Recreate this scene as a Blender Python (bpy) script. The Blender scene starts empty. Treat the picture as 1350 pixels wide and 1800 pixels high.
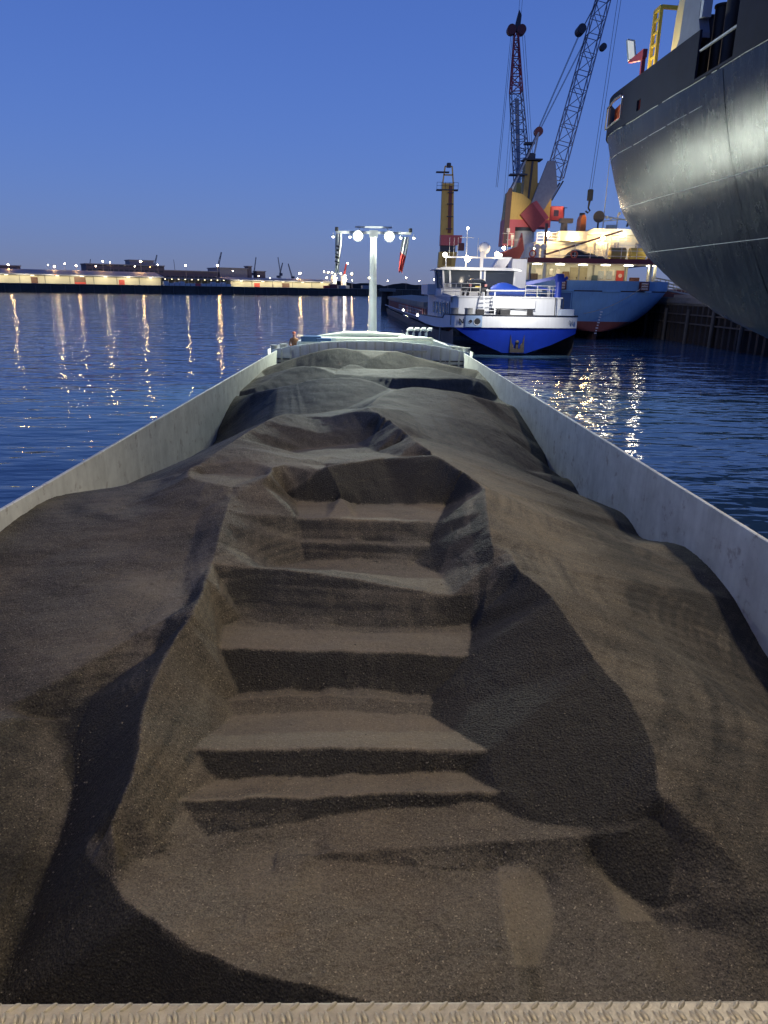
import bpy, bmesh, math, random
import numpy as np
from mathutils import Vector, Matrix, noise as mnoise
from mathutils.geometry import delaunay_2d_cdt

random.seed(7)
np.random.seed(7)
R = math.radians
scene = bpy.context.scene
COL = scene.collection

# ------------------------------------------------------------------ camera
cam_data = bpy.data.cameras.new('camera')
cam = bpy.data.objects.new('camera', cam_data)
COL.objects.link(cam)
scene.camera = cam
cam_data.sensor_fit = 'VERTICAL'
cam_data.sensor_height = 36.0
cam_data.sensor_width = 27.0
cam_data.lens = 25.0
cam_data.clip_start = 0.05
cam_data.clip_end = 6000.0
_p, _r, _y = R(17.4), R(0.97), R(1.27)
_fw = Vector((math.sin(_y)*math.cos(_p), math.cos(_y)*math.cos(_p), -math.sin(_p)))
_rt = Vector((math.cos(_y), -math.sin(_y), 0))
_up = _rt.cross(_fw)
_R = math.cos(_r)*_rt + math.sin(_r)*_up
_U = -math.sin(_r)*_rt + math.cos(_r)*_up
cam.matrix_world = Matrix(((_R.x, _U.x, -_fw.x, 0), (_R.y, _U.y, -_fw.y, 0), (_R.z, _U.z, -_fw.z, 5.6), (0, 0, 0, 1)))

# ------------------------------------------------------------------ sky
world = bpy.data.worlds.new('World')
scene.world = world
world.use_nodes = True
wn = world.node_tree
wn.nodes.clear()
w_out = wn.nodes.new('ShaderNodeOutputWorld')
w_bg = wn.nodes.new('ShaderNodeBackground')
w_sky = wn.nodes.new('ShaderNodeTexSky')
w_sky.sky_type = 'NISHITA'
w_sky.sun_disc = False
w_sky.sun_elevation = R(8.0)
w_sky.sun_rotation = R(180.0)
w_sky.altitude = 0.0
w_sky.air_density = 1.0
w_sky.dust_density = 1.0
w_sky.ozone_density = 6.0
w_bg.inputs['Strength'].default_value = 0.124
# dusk after sunset: the anti-solar part of the sky all the way round, with a violet tint
w_tc = wn.nodes.new('ShaderNodeTexCoord')
w_sep = wn.nodes.new('ShaderNodeSeparateXYZ'); wn.links.new(w_tc.outputs['Generated'], w_sep.inputs['Vector'])
w_z = wn.nodes.new('ShaderNodeMath'); w_z.operation = 'MULTIPLY_ADD'; w_z.inputs[1].default_value = 0.62; w_z.inputs[2].default_value = 0.042
wn.links.new(w_sep.outputs['Z'], w_z.inputs[0])
w_zz = wn.nodes.new('ShaderNodeMath'); w_zz.operation = 'MULTIPLY'; wn.links.new(w_z.outputs[0], w_zz.inputs[0]); wn.links.new(w_z.outputs[0], w_zz.inputs[1])
w_om = wn.nodes.new('ShaderNodeMath'); w_om.operation = 'SUBTRACT'; w_om.inputs[0].default_value = 1.0; wn.links.new(w_zz.outputs[0], w_om.inputs[1])
w_sq = wn.nodes.new('ShaderNodeMath'); w_sq.operation = 'SQRT'; wn.links.new(w_om.outputs[0], w_sq.inputs[0])
w_cb = wn.nodes.new('ShaderNodeCombineXYZ'); wn.links.new(w_sq.outputs[0], w_cb.inputs['Y']); wn.links.new(w_z.outputs[0], w_cb.inputs['Z'])
wn.links.new(w_cb.outputs['Vector'], w_sky.inputs['Vector'])
w_mx = wn.nodes.new('ShaderNodeMix'); w_mx.data_type = 'RGBA'; w_mx.blend_type = 'MULTIPLY'; w_mx.inputs['Factor'].default_value = 1.0
w_mx.inputs['B'].default_value = (1.33, 0.745, 1.01, 1)
wn.links.new(w_sky.outputs['Color'], w_mx.inputs['A'])
wn.links.new(w_mx.outputs['Result'], w_bg.inputs['Color'])
wn.links.new(w_bg.outputs['Background'], w_out.inputs['Surface'])

vs = scene.view_settings
vs.view_transform = 'Standard'
vs.look = 'None'
vs.exposure = 0.0
vs.gamma = 1.0
vs.use_curve_mapping = False
cy = scene.cycles
cy.max_bounces = 6; cy.diffuse_bounces = 2; cy.glossy_bounces = 3; cy.transmission_bounces = 2; cy.volume_bounces = 0
cy.caustics_reflective = False; cy.caustics_refractive = False

# ------------------------------------------------------------------ helpers
def tag(o, label=None, cat=None, group=None, kind=None):
    if label: o['label'] = label
    if cat: o['category'] = cat
    if group: o['group'] = group
    if kind: o['kind'] = kind
    return o

WORLD = set()
def thing(name, label, cat, loc=(0, 0, 0), rz=0.0, group=None, world=False):
    """an Empty at the thing's base; world=True: its parts are given in world coordinates"""
    o = bpy.data.objects.new(name, None)
    o.empty_display_size = 0.2
    COL.objects.link(o)
    o.location = loc
    o.rotation_euler = (0, 0, rz)
    if world: WORLD.add(o.name)
    return tag(o, label, cat, group)

def copy_tree(o, parent=None):
    c = o.copy()
    COL.objects.link(c)
    c.parent = parent
    for ch in o.children:
        copy_tree(ch, c)
    return c

class MB:
    """collects shapes; build() links them as one mesh object"""
    def __init__(s):
        s.v = []; s.f = []; s.sm = []
    def add(s, vs_, fs, smooth=False):
        n = len(s.v)
        s.v.extend([tuple(q) for q in vs_])
        for f in fs:
            s.f.append(tuple(i+n for i in f)); s.sm.append(smooth)
        return s
    def box(s, c, d, rz=0.0, rx=0.0, ry=0.0):
        m = Matrix.Rotation(rz, 3, 'Z') @ Matrix.Rotation(ry, 3, 'Y') @ Matrix.Rotation(rx, 3, 'X')
        c = Vector(c)
        vs_ = [c + m @ Vector((x*d[0]/2, y*d[1]/2, z*d[2]/2)) for z in (-1, 1) for y in (-1, 1) for x in (-1, 1)]
        return s.add(vs_, [(0, 2, 3, 1), (4, 5, 7, 6), (0, 1, 5, 4), (2, 6, 7, 3), (0, 4, 6, 2), (1, 3, 7, 5)])
    def span(s, a, b):
        return s.box([(a[i]+b[i])/2 for i in range(3)], [abs(b[i]-a[i]) for i in range(3)])
    def cbox(s, c, d, ch, rz=0.0):
        """box with chamfered vertical edges and top edge"""
        x, y, z = d[0]/2, d[1]/2, d[2]/2
        ring = [(-x+ch, -y), (x-ch, -y), (x, -y+ch), (x, y-ch), (x-ch, y), (-x+ch, y), (-x, y-ch), (-x, -y+ch)]
        fx = (x-ch)/x; fy = (y-ch)/y
        m = Matrix.Rotation(rz, 3, 'Z'); c = Vector(c)
        L = [[(q[0], q[1], -z) for q in ring], [(q[0], q[1], z-ch) for q in ring], [(q[0]*fx, q[1]*fy, z) for q in ring]]
        vs_ = [c + m @ Vector(q) for l in L for q in l]
        fs = [tuple(reversed(range(8))), tuple(range(16, 24))]
        for k in (0, 8):
            for i in range(8):
                j = (i+1) % 8
                fs.append((k+i, k+j, k+8+j, k+8+i))
        return s.add(vs_, fs)
    def cyl(s, p0, p1, r0, r1=None, n=10, cap=True, smooth=True):
        r1 = r0 if r1 is None else r1
        p0, p1 = Vector(p0), Vector(p1)
        ax = (p1-p0).normalized()
        t = Vector((1, 0, 0)) if abs(ax.x) < 0.8 else Vector((0, 1, 0))
        a = ax.cross(t).normalized(); b = ax.cross(a)
        vs_ = []
        for p, r in ((p0, r0), (p1, r1)):
            for i in range(n):
                q = 2*math.pi*i/n
                vs_.append(p + a*(r*math.cos(q)) + b*(r*math.sin(q)))
        s.add(vs_, [(i, i+n, (i+1) % n+n, (i+1) % n) for i in range(n)], smooth)
        if cap:
            s.add(vs_[:n], [tuple(range(n))]); s.add(vs_[n:], [tuple(reversed(range(n)))])
        return s
    def bar(s, p0, p1, w, h=None):
        """square bar between two points"""
        h = w if h is None else h
        p0, p1 = Vector(p0), Vector(p1)
        ax = (p1-p0).normalized()
        t = Vector((0, 0, 1)) if abs(ax.z) < 0.9 else Vector((0, 1, 0))
        a = ax.cross(t).normalized(); b = a.cross(ax).normalized()
        vs_ = [p + a*(i*w/2) + b*(j*h/2) for p in (p0, p1) for i, j in ((-1, -1), (1, -1), (1, 1), (-1, 1))]
        return s.add(vs_, [(0, 3, 2, 1), (4, 5, 6, 7), (0, 1, 5, 4), (1, 2, 6, 5), (2, 3, 7, 6), (3, 0, 4, 7)])
    def tube(s, pts, r, n=8):
        pts = [Vector(p) for p in pts]
        rings = []
        for i, p in enumerate(pts):
            d = (pts[min(i+1, len(pts)-1)] - pts[max(i-1, 0)]).normalized()
            t = Vector((0, 0, 1)) if abs(d.z) < 0.9 else Vector((1, 0, 0))
            a = d.cross(t).normalized(); b = a.cross(d)
            rr = r[i] if isinstance(r, (list, tuple)) else r
            rings.append([p + a*(rr*math.cos(2*math.pi*k/n)) + b*(rr*math.sin(2*math.pi*k/n)) for k in range(n)])
        vs_ = [q for g in rings for q in g]
        fs = []
        for i in range(len(rings)-1):
            for k in range(n):
                fs.append((i*n+k, i*n+(k+1) % n, (i+1)*n+(k+1) % n, (i+1)*n+k))
        s.add(vs_, fs, True)
        s.add(rings[0], [tuple(reversed(range(n)))]); s.add(rings[-1], [tuple(range(n))])
        return s
    def ball(s, c, r, n=12, m=8, sz=1.0, z0=-1.0):
        """sphere (z0 > -1 cuts it off below)"""
        c = Vector(c); vs_ = []; fs = []
        t0 = math.asin(max(-1, z0))
        for j in range(m+1):
            t = t0 + (math.pi/2-t0)*j/m
            for i in range(n):
                q = 2*math.pi*i/n
                vs_.append(c + Vector((r*math.cos(t)*math.cos(q), r*math.cos(t)*math.sin(q), r*sz*math.sin(t))))
        for j in range(m):
            for i in range(n):
                fs.append((j*n+i, j*n+(i+1) % n, (j+1)*n+(i+1) % n, (j+1)*n+i))
        return s.add(vs_, fs, True)
    def prism(s, poly, axis, a, b):
        """polygon extruded along axis between a and b; poly gives the two other coordinates"""
        def P(u, w, t):
            return {'x': (t, u, w), 'y': (u, t, w), 'z': (u, w, t)}[axis]
        n = len(poly)
        vs_ = [P(u, w, a) for u, w in poly] + [P(u, w, b) for u, w in poly]
        fs = [tuple(range(n)), tuple(reversed(range(n, 2*n)))]
        fs += [(i, n+i, n+(i+1) % n, (i+1) % n) for i in range(n)]
        return s.add(vs_, fs)
    def sheet(s, rows, smooth=True, close=False):
        """grid of rows of points"""
        n = len(rows[0]); vs_ = [q for r_ in rows for q in r_]; fs = []
        for i in range(len(rows)-1):
            for k in range(n if close else n-1):
                fs.append((i*n+k, i*n+(k+1) % n, (i+1)*n+(k+1) % n, (i+1)*n+k))
        return s.add(vs_, fs, smooth)
    def mesh(s, name):
        me = bpy.data.meshes.new(name)
        me.from_pydata(s.v, [], s.f)
        me.polygons.foreach_set('use_smooth', s.sm)
        bm = bmesh.new(); bm.from_mesh(me)
        bmesh.ops.recalc_face_normals(bm, faces=bm.faces)
        bm.to_mesh(me); bm.free()
        me.update()
        return me
    def build(s, name, mat, parent=None, loc=(0, 0, 0), bevel=0.0):
        me = s.mesh(name)
        if mat: me.materials.append(mat)
        o = bpy.data.objects.new(name, me)
        COL.objects.link(o)
        o.parent = parent
        o.location = loc
        if parent is not None and parent.name in WORLD: o.location = -Vector(parent.location)
        if bevel:
            b = o.modifiers.new('bevel', 'BEVEL'); b.width = bevel; b.segments = 2; b.limit_method = 'ANGLE'; b.angle_limit = R(35)
        return o

def link(o, parent=None, loc=None):
    COL.objects.link(o); o.parent = parent
    if loc is not None: o.location = loc
    return o

def shared(name, me, parent, loc, rot=(0, 0, 0), scale=(1, 1, 1)):
    o = bpy.data.objects.new(name, me)
    COL.objects.link(o); o.parent = parent
    o.location = loc; o.rotation_euler = rot; o.scale = scale
    return o

MATS = {}
def mat(name, col, rough=0.5, metal=0.0, var=0.12, scale=1.5, bump=0.0, bscale=30.0, streak=0.0, emit=None, estr=0.0, spec=0.5, rust=0.0):
    """procedural paint / metal: noise-mottled colour, optional vertical weather streaks, rust blotches and bump"""
    if name in MATS: return MATS[name]
    m = bpy.data.materials.new(name); m.use_nodes = True
    nt = m.node_tree; N = nt.nodes; Lk = nt.links
    b = N['Principled BSDF']
    b.inputs['Roughness'].default_value = rough
    b.inputs['Metallic'].default_value = metal
    b.inputs['Specular IOR Level'].default_value = spec
    tc = N.new('ShaderNodeTexCoord')
    n1 = N.new('ShaderNodeTexNoise'); n1.inputs['Scale'].default_value = scale; n1.inputs['Detail'].default_value = 6; n1.inputs['Roughness'].default_value = 0.65
    Lk.new(tc.outputs['Object'], n1.inputs['Vector'])
    mr = N.new('ShaderNodeMapRange'); mr.inputs['From Min'].default_value = 0.3; mr.inputs['From Max'].default_value = 0.7
    mr.inputs['To Min'].default_value = 1.0-var; mr.inputs['To Max'].default_value = 1.0+var
    Lk.new(n1.outputs['Fac'], mr.inputs['Value'])
    mx = N.new('ShaderNodeMix'); mx.data_type = 'RGBA'; mx.blend_type = 'MULTIPLY'; mx.inputs['Factor'].default_value = 1.0
    mx.inputs['A'].default_value = (*col, 1)
    Lk.new(mr.outputs['Result'], mx.inputs['B'])
    out = mx.outputs['Result']
    if streak:
        mp = N.new('ShaderNodeMapping'); mp.inputs['Scale'].default_value = (6, 6, 0.35)
        Lk.new(tc.outputs['Object'], mp.inputs['Vector'])
        n2 = N.new('ShaderNodeTexNoise'); n2.inputs['Scale'].default_value = 1.2; n2.inputs['Detail'].default_value = 5
        Lk.new(mp.outputs['Vector'], n2.inputs['Vector'])
        r2 = N.new('ShaderNodeMapRange'); r2.inputs['From Min'].default_value = 0.45; r2.inputs['From Max'].default_value = 0.75
        r2.inputs['To Min'].default_value = 0.0; r2.inputs['To Max'].default_value = streak
        Lk.new(n2.outputs['Fac'], r2.inputs['Value'])
        m2 = N.new('ShaderNodeMix'); m2.data_type = 'RGBA'
        Lk.new(r2.outputs['Result'], m2.inputs['Factor'])
        Lk.new(out, m2.inputs['A']); m2.inputs['B'].default_value = (col[0]*0.35+0.02, col[1]*0.33+0.012, col[2]*0.3+0.008, 1)
        out = m2.outputs['Result']
    if rust:
        n3 = N.new('ShaderNodeTexNoise'); n3.inputs['Scale'].default_value = scale*2.3; n3.inputs['Detail'].default_value = 8; n3.inputs['Roughness'].default_value = 0.7
        Lk.new(tc.outputs['Object'], n3.inputs['Vector'])
        r3 = N.new('ShaderNodeMapRange'); r3.inputs['From Min'].default_value = 0.58; r3.inputs['From Max'].default_value = 0.66; r3.inputs['To Max'].default_value = rust
        Lk.new(n3.outputs['Fac'], r3.inputs['Value'])
        m3 = N.new('ShaderNodeMix'); m3.data_type = 'RGBA'
        Lk.new(r3.outputs['Result'], m3.inputs['Factor']); Lk.new(out, m3.inputs['A']); m3.inputs['B'].default_value = (0.12, 0.045, 0.02, 1)
        out = m3.outputs['Result']
    Lk.new(out, b.inputs['Base Color'])
    if bump:
        nb = N.new('ShaderNodeTexNoise'); nb.inputs['Scale'].default_value = bscale; nb.inputs['Detail'].default_value = 4
        Lk.new(tc.outputs['Object'], nb.inputs['Vector'])
        bp = N.new('ShaderNodeBump'); bp.inputs['Strength'].default_value = bump; bp.inputs['Distance'].default_value = 0.02
        Lk.new(nb.outputs['Fac'], bp.inputs['Height']); Lk.new(bp.outputs['Normal'], b.inputs['Normal'])
    if emit:
        b.inputs['Emission Color'].default_value = (*emit, 1); b.inputs['Emission Strength'].default_value = estr
    MATS[name] = m
    return m

def glow(name, col, strength):
    if name in MATS: return MATS[name]
    m = bpy.data.materials.new(name); m.use_nodes = True
    b = m.node_tree.nodes['Principled BSDF']
    b.inputs['Base Color'].default_value = (0.8, 0.8, 0.8, 1)
    b.inputs['Emission Color'].default_value = (*col, 1)
    b.inputs['Emission Strength'].default_value = strength
    MATS[name] = m
    return m

def glass(name, col=(0.02, 0.025, 0.03), rough=0.06):
    if name in MATS: return MATS[name]
    m = mat(name, col, rough, 0.0, 0.05, 2.0, spec=0.8)
    return m

def lamp(name, kind, loc, energy, col=(1, 1, 1), size=0.2, target=None, angle=120, blend=0.4, parent=None):
    d = bpy.data.lights.new(name, kind); d.energy = energy; d.color = col
    d.shadow_soft_size = size
    o = bpy.data.objects.new(name, d); COL.objects.link(o)
    o.location = loc
    if kind == 'SPOT':
        d.spot_size = R(angle); d.spot_blend = blend
    if target is not None:
        o.rotation_euler = (Vector(target)-Vector(loc)).to_track_quat('-Z', 'Y').to_euler()
    if parent is not None: o.parent = parent
    return o

ORD = ['leftmost', 'second', 'third', 'fourth', 'fifth', 'sixth', 'seventh', 'eighth', 'ninth', 'tenth', 'eleventh', 'twelfth', 'thirteenth', 'fourteenth', 'fifteenth', 'sixteenth', 'seventeenth', 'eighteenth', 'nineteenth', 'twentieth', 'twenty-first', 'twenty-second', 'twenty-third', 'twenty-fourth', 'twenty-fifth', 'twenty-sixth', 'twenty-seventh']
def nth(i): return ORD[i] if i == 0 else ORD[i]+' from left'

# ------------------------------------------------------------------ water
def make_water_material():
    m = bpy.data.materials.new('harbour_water'); m.use_nodes = True
    nt = m.node_tree; N = nt.nodes; Lk = nt.links
    b = N['Principled BSDF']
    b.inputs['Base Color'].default_value = (0.062, 0.128, 0.205, 1)
    b.inputs['Roughness'].default_value = 0.02
    b.inputs['IOR'].default_value = 1.33
    tc = N.new('ShaderNodeTexCoord')
    def layer(scale, det, sx, sy, rot):
        mp = N.new('ShaderNodeMapping'); mp.inputs['Scale'].default_value = (sx, sy, 1); mp.inputs['Rotation'].default_value = (0, 0, R(rot))
        Lk.new(tc.outputs['Object'], mp.inputs['Vector'])
        n = N.new('ShaderNodeTexNoise'); n.inputs['Scale'].default_value = scale; n.inputs['Detail'].default_value = det; n.inputs['Roughness'].default_value = 0.55
        Lk.new(mp.outputs['Vector'], n.inputs['Vector'])
        return n.outputs['Fac']
    h = None
    for sc, det, sx, sy, rot, amp, dist in ((0.22, 1, 1, 1.8, 12, 1.0, 0.16), (0.9, 0, 0.8, 2.0, -14, 1.0, 0.048), (2.6, 0, 0.9, 1.9, 16, 1.0, 0.013)):
        bp = N.new('ShaderNodeBump'); bp.inputs['Strength'].default_value = amp; bp.inputs['Distance'].default_value = dist
        Lk.new(layer(sc, det, sx, sy, rot), bp.inputs['Height'])
        if h: Lk.new(h, bp.inputs['Normal'])
        h = bp.outputs['Normal']
    Lk.new(h, b.inputs['Normal'])
    return m
w = MB(); w.add([(-1300, -300, 0), (1300, -300, 0), (1300, 1400, 0), (-1300, 1400, 0)], [(0, 1, 2, 3)])
water = w.build('water', make_water_material()); tag(water, 'dark blue rippled harbour water', None, kind='structure')

# ------------------------------------------------------------------ the loaded barge
M_coam = mat('coaming_paint', (0.60, 0.61, 0.55), 0.55, var=0.20, scale=1.6, streak=0.22, bump=0.35, bscale=3, rust=0.45)
M_deck = mat('deck_paint', (0.42, 0.46, 0.46), 0.6, var=0.12, scale=2.0, streak=0.15)
M_white = mat('white_paint', (0.72, 0.73, 0.70), 0.45, var=0.07, scale=1.0, streak=0.12)
M_dark = mat('dark_steel', (0.03, 0.03, 0.033), 0.55, var=0.2, scale=3)
M_hullblk = mat('black_hull', (0.02, 0.02, 0.022), 0.45, var=0.25, scale=1.0, streak=0.2)
M_alu = mat('aluminium_plate', (0.29, 0.265, 0.205), 0.45, 0.25, 0.26, 26.0, bump=0.15, bscale=160, rust=0.12)

barge = thing('cargo_barge', 'open cargo barge with pale grey coamings, loaded with dark ore', 'barge', (0, 0, 0))
def coam_z(y): return 2.66 - 0.0085*max(0, y-8)
# hull below the deck: black sides, out of sight mostly
h = MB()
HB = 5.75
rows = []
for y in (-14, 0, 10, 20, 30, 40, 46, 50, 52.5):
    wd = HB if y <= 40 else HB*max(0.05, 1-((y-40)/13)**2.2)
    rows.append([(-wd, y, 1.25), (-wd*0.99, y, 0.2), (-wd*0.95, y, -1.2), (wd*0.95, y, -1.2), (wd*0.99, y, 0.2), (wd, y, 1.25)])
h.sheet(rows, smooth=False)
h.build('hull', M_hullblk, barge)
# side decks (gangboards) outside the coamings
g = MB()
for s in (-1, 1):
    g.span((s*5.06, -14, 1.15), (s*5.75, 39.2, 1.27))
g.build('side_deck', M_deck, barge)
# coamings: inner wall, plate with thickness and a top flange
for s in (-1, 1):
    ys = [-13+1.3*i for i in range(41)]
    ys = [min(y, 38.9) for y in ys]
    rows = []
    for y in ys:
        if rows and rows[-1][0][1] == y: continue
        z = coam_z(y); wob = 0.010*mnoise.noise(Vector((y*0.45, s*3.1, 0)))
        rows.append([(s*5.0+wob, y, -0.9), (s*5.0+wob, y, 0.8), (s*5.0+wob*1.5, y, 1.6), (s*5.0+wob, y, z-0.01), (s*5.012, y, z), (s*5.05, y, z), (s*5.06, y, z-0.01), (s*5.06, y, 1.2)])
    c = MB(); c.sheet(rows, smooth=False); c.build('coaming', M_coam, barge)
    # outside stiffeners of the coaming
    for i in range(14):
        q = MB(); q.span((s*5.06, 1+2.7*i, 1.27), (s*5.16, 1.08+2.7*i, coam_z(1+2.7*i)-0.06)); q.build('stiffener', M_coam, barge)
# hold bottom and rear bulkhead (under the cargo)
q = MB(); q.span((-5, -13, -1.0), (5, 39, -0.9)); q.build('hold_floor', M_dark, barge)
# forward bulkhead: arched top with T-stiffeners and panels
def bulk_top(x): return 2.95 - 0.55*(abs(x)/5.3)**2.2
bk = MB()
xs = [-5.3+10.6*i/24 for i in range(25)]
bk.sheet([[(x, 39.0, 0.2) for x in xs], [(x, 39.0, bulk_top(x)) for x in xs], [(x, 39.12, bulk_top(x)) for x in xs], [(x, 39.12, 0.2) for x in xs]], smooth=False)
bulk = bk.build('bulkhead', mat('bulkhead_paint', (0.74, 0.77, 0.76), 0.55, var=0.10, scale=1.2, streak=0.35), barge)
for i in range(20):
    x = -5.0 + 10.0*(i+0.5)/20
    q = MB(); zt = bulk_top(x)-0.05
    q.span((x-0.008, 38.85, 0.4), (x+0.008, 39.0, zt)); q.span((x-0.045, 38.835, 0.4), (x+0.045, 38.85, zt-0.01))
    q.build('stiffener', M_coam, bulk)
for x0, x1 in ((-5.0, -4.1), (-4.02, -3.3), (3.1, 4.0), (4.05, 5.0)):
    for z in (1.72, 1.92):
        q = MB(); q.span((x0, 38.88, z), (x1, 38.995, z+0.05)); q.build('grab_rail', M_dark, bulk)
q = MB(); q.span((1.2, 38.80, 2.42), (3.0, 38.99, 2.5)); q.build('shelf', M_coam, bulk)
# foredeck behind the bulkhead
fd = MB(); rows = []
for y in (39.12, 41, 44, 47, 50, 52.3):
    wd = 5.6*max(0.1, 1-((max(y, 40)-40)/13)**2.2)
    rows.append([(-wd, y, 1.45+0.03*(y-39)), (-wd*0.7, y, 1.5+0.03*(y-39)), (0, y, 2.2+0.02*(y-39)), (wd*0.7, y, 1.7+0.03*(y-39)), (wd, y, 1.6+0.03*(y-39))])
fd.sheet(rows); fd.build('foredeck', M_deck, barge)
# bow bulwark
bw = MB(); rows = []
for t in range(21):
    a = math.pi*t/20
    rows.append([(-5.6*math.cos(a), 40+13*math.sin(a)**0.9, 1.2), (-5.65*math.cos(a), 40+13.1*math.sin(a)**0.9, 2.35)])
bw.sheet(rows); bw.build('bow_bulwark', M_white, barge)
# forecastle hatch house with sloping white roof, ends
q = MB()
q.prism([(-4.05, 2.3), (-4.05, 2.78), (-2.9, 3.0), (3.2, 3.0), (4.4, 2.62), (4.4, 2.3)], 'y', 40.2, 42.6)
q.build('hatch_house', mat('hatch_paint', (0.50, 0.56, 0.56), 0.5, var=0.1, streak=0.2), barge, bevel=0.02)
q = MB(); q.tube([(-2.9, 41.2, 3.02), (-1.5, 41.25, 3.14), (0, 41.3, 3.16), (1.9, 41.3, 3.10)], [0.06, 0.15, 0.16, 0.1], 8)
q.build('rolled_awning', mat('awning_cloth', (0.66, 0.66, 0.58), 0.8, bump=0.4, bscale=9), barge)
q = MB(); q.cyl((-1.9, 39.9, 2.93), (3.35, 39.95, 3.02), 0.11, 0.10, 12); q.cyl((3.3, 39.95, 2.92), (3.42, 39.95, 2.92), 0.16, n=12)
q.build('spare_boom', mat('boom_paint', (0.62, 0.64, 0.55), 0.5, rust=0.3), barge)
q = MB(); q.ball((2.05, 41.0, 3.0), 0.55, 14, 5, 0.28, 0.0); q.build('hatch_dome', mat('awning_cloth', (0.66, 0.66, 0.58)), barge)
for i in range(4):
    x = 2.15+0.38*i; q = MB()
    q.tube([(x, 43.4, 2.4), (x, 43.4, 3.15), (x+0.03, 43.4, 3.3), (x+0.14, 43.38, 3.38), (x+0.34, 43.36, 3.36)], [0.085, 0.085, 0.09, 0.1, 0.12], 10)
    q.build('vent_pipe', M_white, barge)
q = MB(); q.cbox((-3.25, 40.0, 2.95), (1.1, 0.5, 0.30), 0.03); q.build('deck_box', mat('blue_box', (0.03, 0.09, 0.22), 0.5), barge)
q = MB(); q.cbox((-2.55, 39.75, 2.93), (0.8, 0.3, 0.16), 0.03); q.build('deck_box', mat('blue_box', (0.03, 0.09, 0.22), 0.5), barge)
for x, y in ((4.32, 41.4), (4.72, 40.9), (5.0, 40.4), (5.28, 39.9), (-5.25, 39.8), (-4.85, 40.6)):
    q = MB(); q.cyl((x, y, 1.4), (x, y, 2.55), 0.19, n=16); q.cyl((x, y, 2.55), (x, y, 2.60), 0.22, n=16)
    q.build('bollard', mat('bollard_paint', (0.42, 0.43, 0.40), 0.55, rust=0.5, streak=0.5), barge)
# mast with cross arm and floodlights
ms = MB(); ms.cyl((0.1, 43.5, 2.3), (0.1, 43.5, 8.75), 0.27, 0.17, 8, smooth=False)
mast = ms.build('mast', M_white, barge)
q = MB(); q.bar((-2.05, 43.5, 8.66), (2.25, 43.5, 8.66), 0.14); q.bar((-0.95, 43.5, 8.95), (1.15, 43.5, 8.95), 0.1); q.bar((-0.7, 43.5, 8.66), (-0.7, 43.5, 8.95), 0.05); q.bar((0.9, 43.5, 8.66), (0.9, 43.5, 8.95), 0.05); q.box((0.1, 43.45, 8.6), (0.5, 0.5, 0.35))
q.build('cross_arm', M_white, mast)
M_flood = glow('floodlight_lens', (0.93, 1.0, 0.86), 260.0)
for x in (-0.78, 1.0):
    q = MB(); q.cyl((x, 43.46, 8.48), (x, 43.28, 8.46), 0.22, 0.31, 18); q.bar((x, 43.45, 8.5), (x, 43.45, 8.66), 0.05)
    fl = q.build('floodlight', M_dark, mast)
    q = MB(); q.ball((x, 43.27, 8.46), 0.21, 16, 8, 1.0); q.build('lens', M_flood, mast)
for x in (-2.2, 2.4, -1.25, 1.65):
    q = MB(); q.cyl((x, 43.4, 8.5), (x, 43.4, 8.42), 0.07, 0.12, 10); q.bar((x, 43.45, 8.5), (x, 43.45, 8.62), 0.04); q.build('deck_lamp', M_white, mast)
    q = MB(); q.ball((x, 43.4, 8.41), 0.07, 10, 6); q.build('bulb', glow('small_bulb', (1, 0.95, 0.8), 12), mast)
for x in (-2.0, 2.2):
    q = MB(); q.cbox((x, 43.5, 8.82), (0.2, 0.2, 0.22), 0.03); q.build('navigation_light', M_dark, mast)
# tread plate at the camera's feet
tp = MB(); tp.span((-1.6, 0.30, 4.44), (1.6, 0.862, 4.5)); tp.span((-1.6, 0.80, 3.9), (1.6, 0.855, 4.44))
plate = tp.build('tread_plate', M_alu, barge, bevel=0.006)
b0 = MB()
nseg = 8; rows = []
for i in range(nseg+1):
    t = i/nseg; wv = 0.0042*math.sin(math.pi*min(1, max(0, t)))**0.5+0.0003; hh = 0.0020*math.sin(math.pi*t)**0.6
    x = -0.0115+0.023*t
    rows.append([(x, -wv, -0.0005), (x, -wv*0.45, hh), (x, wv*0.45, hh), (x, wv, -0.0005)])
b0.sheet(rows)
bar_me = b0.mesh('tread_bar'); bar_me.materials.append(M_alu)
pitch = 0.0298
for r_ in range(5):
    yy = 0.851-0.0165*r_
    for i in range(-24, 26):
        x = 0.012+(i+0.5*(r_ % 2))*pitch
        ang = R(-62 if r_ % 2 else 42)
        for k in (-1, 1):
            off = 0.0052*k
            if r_ == 0 and k == 1: continue
            shared('tread_bar', bar_me, plate, (x+off*abs(math.sin(ang))+random.uniform(-4e-4, 4e-4), yy+off*0.5*math.cos(ang)*(1 if r_ % 2 else -1), 4.5), (0, 0, ang+random.uniform(-.05, .05)), (random.uniform(.85, 1.05), 1, random.uniform(1.6, 2.4)))
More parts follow.
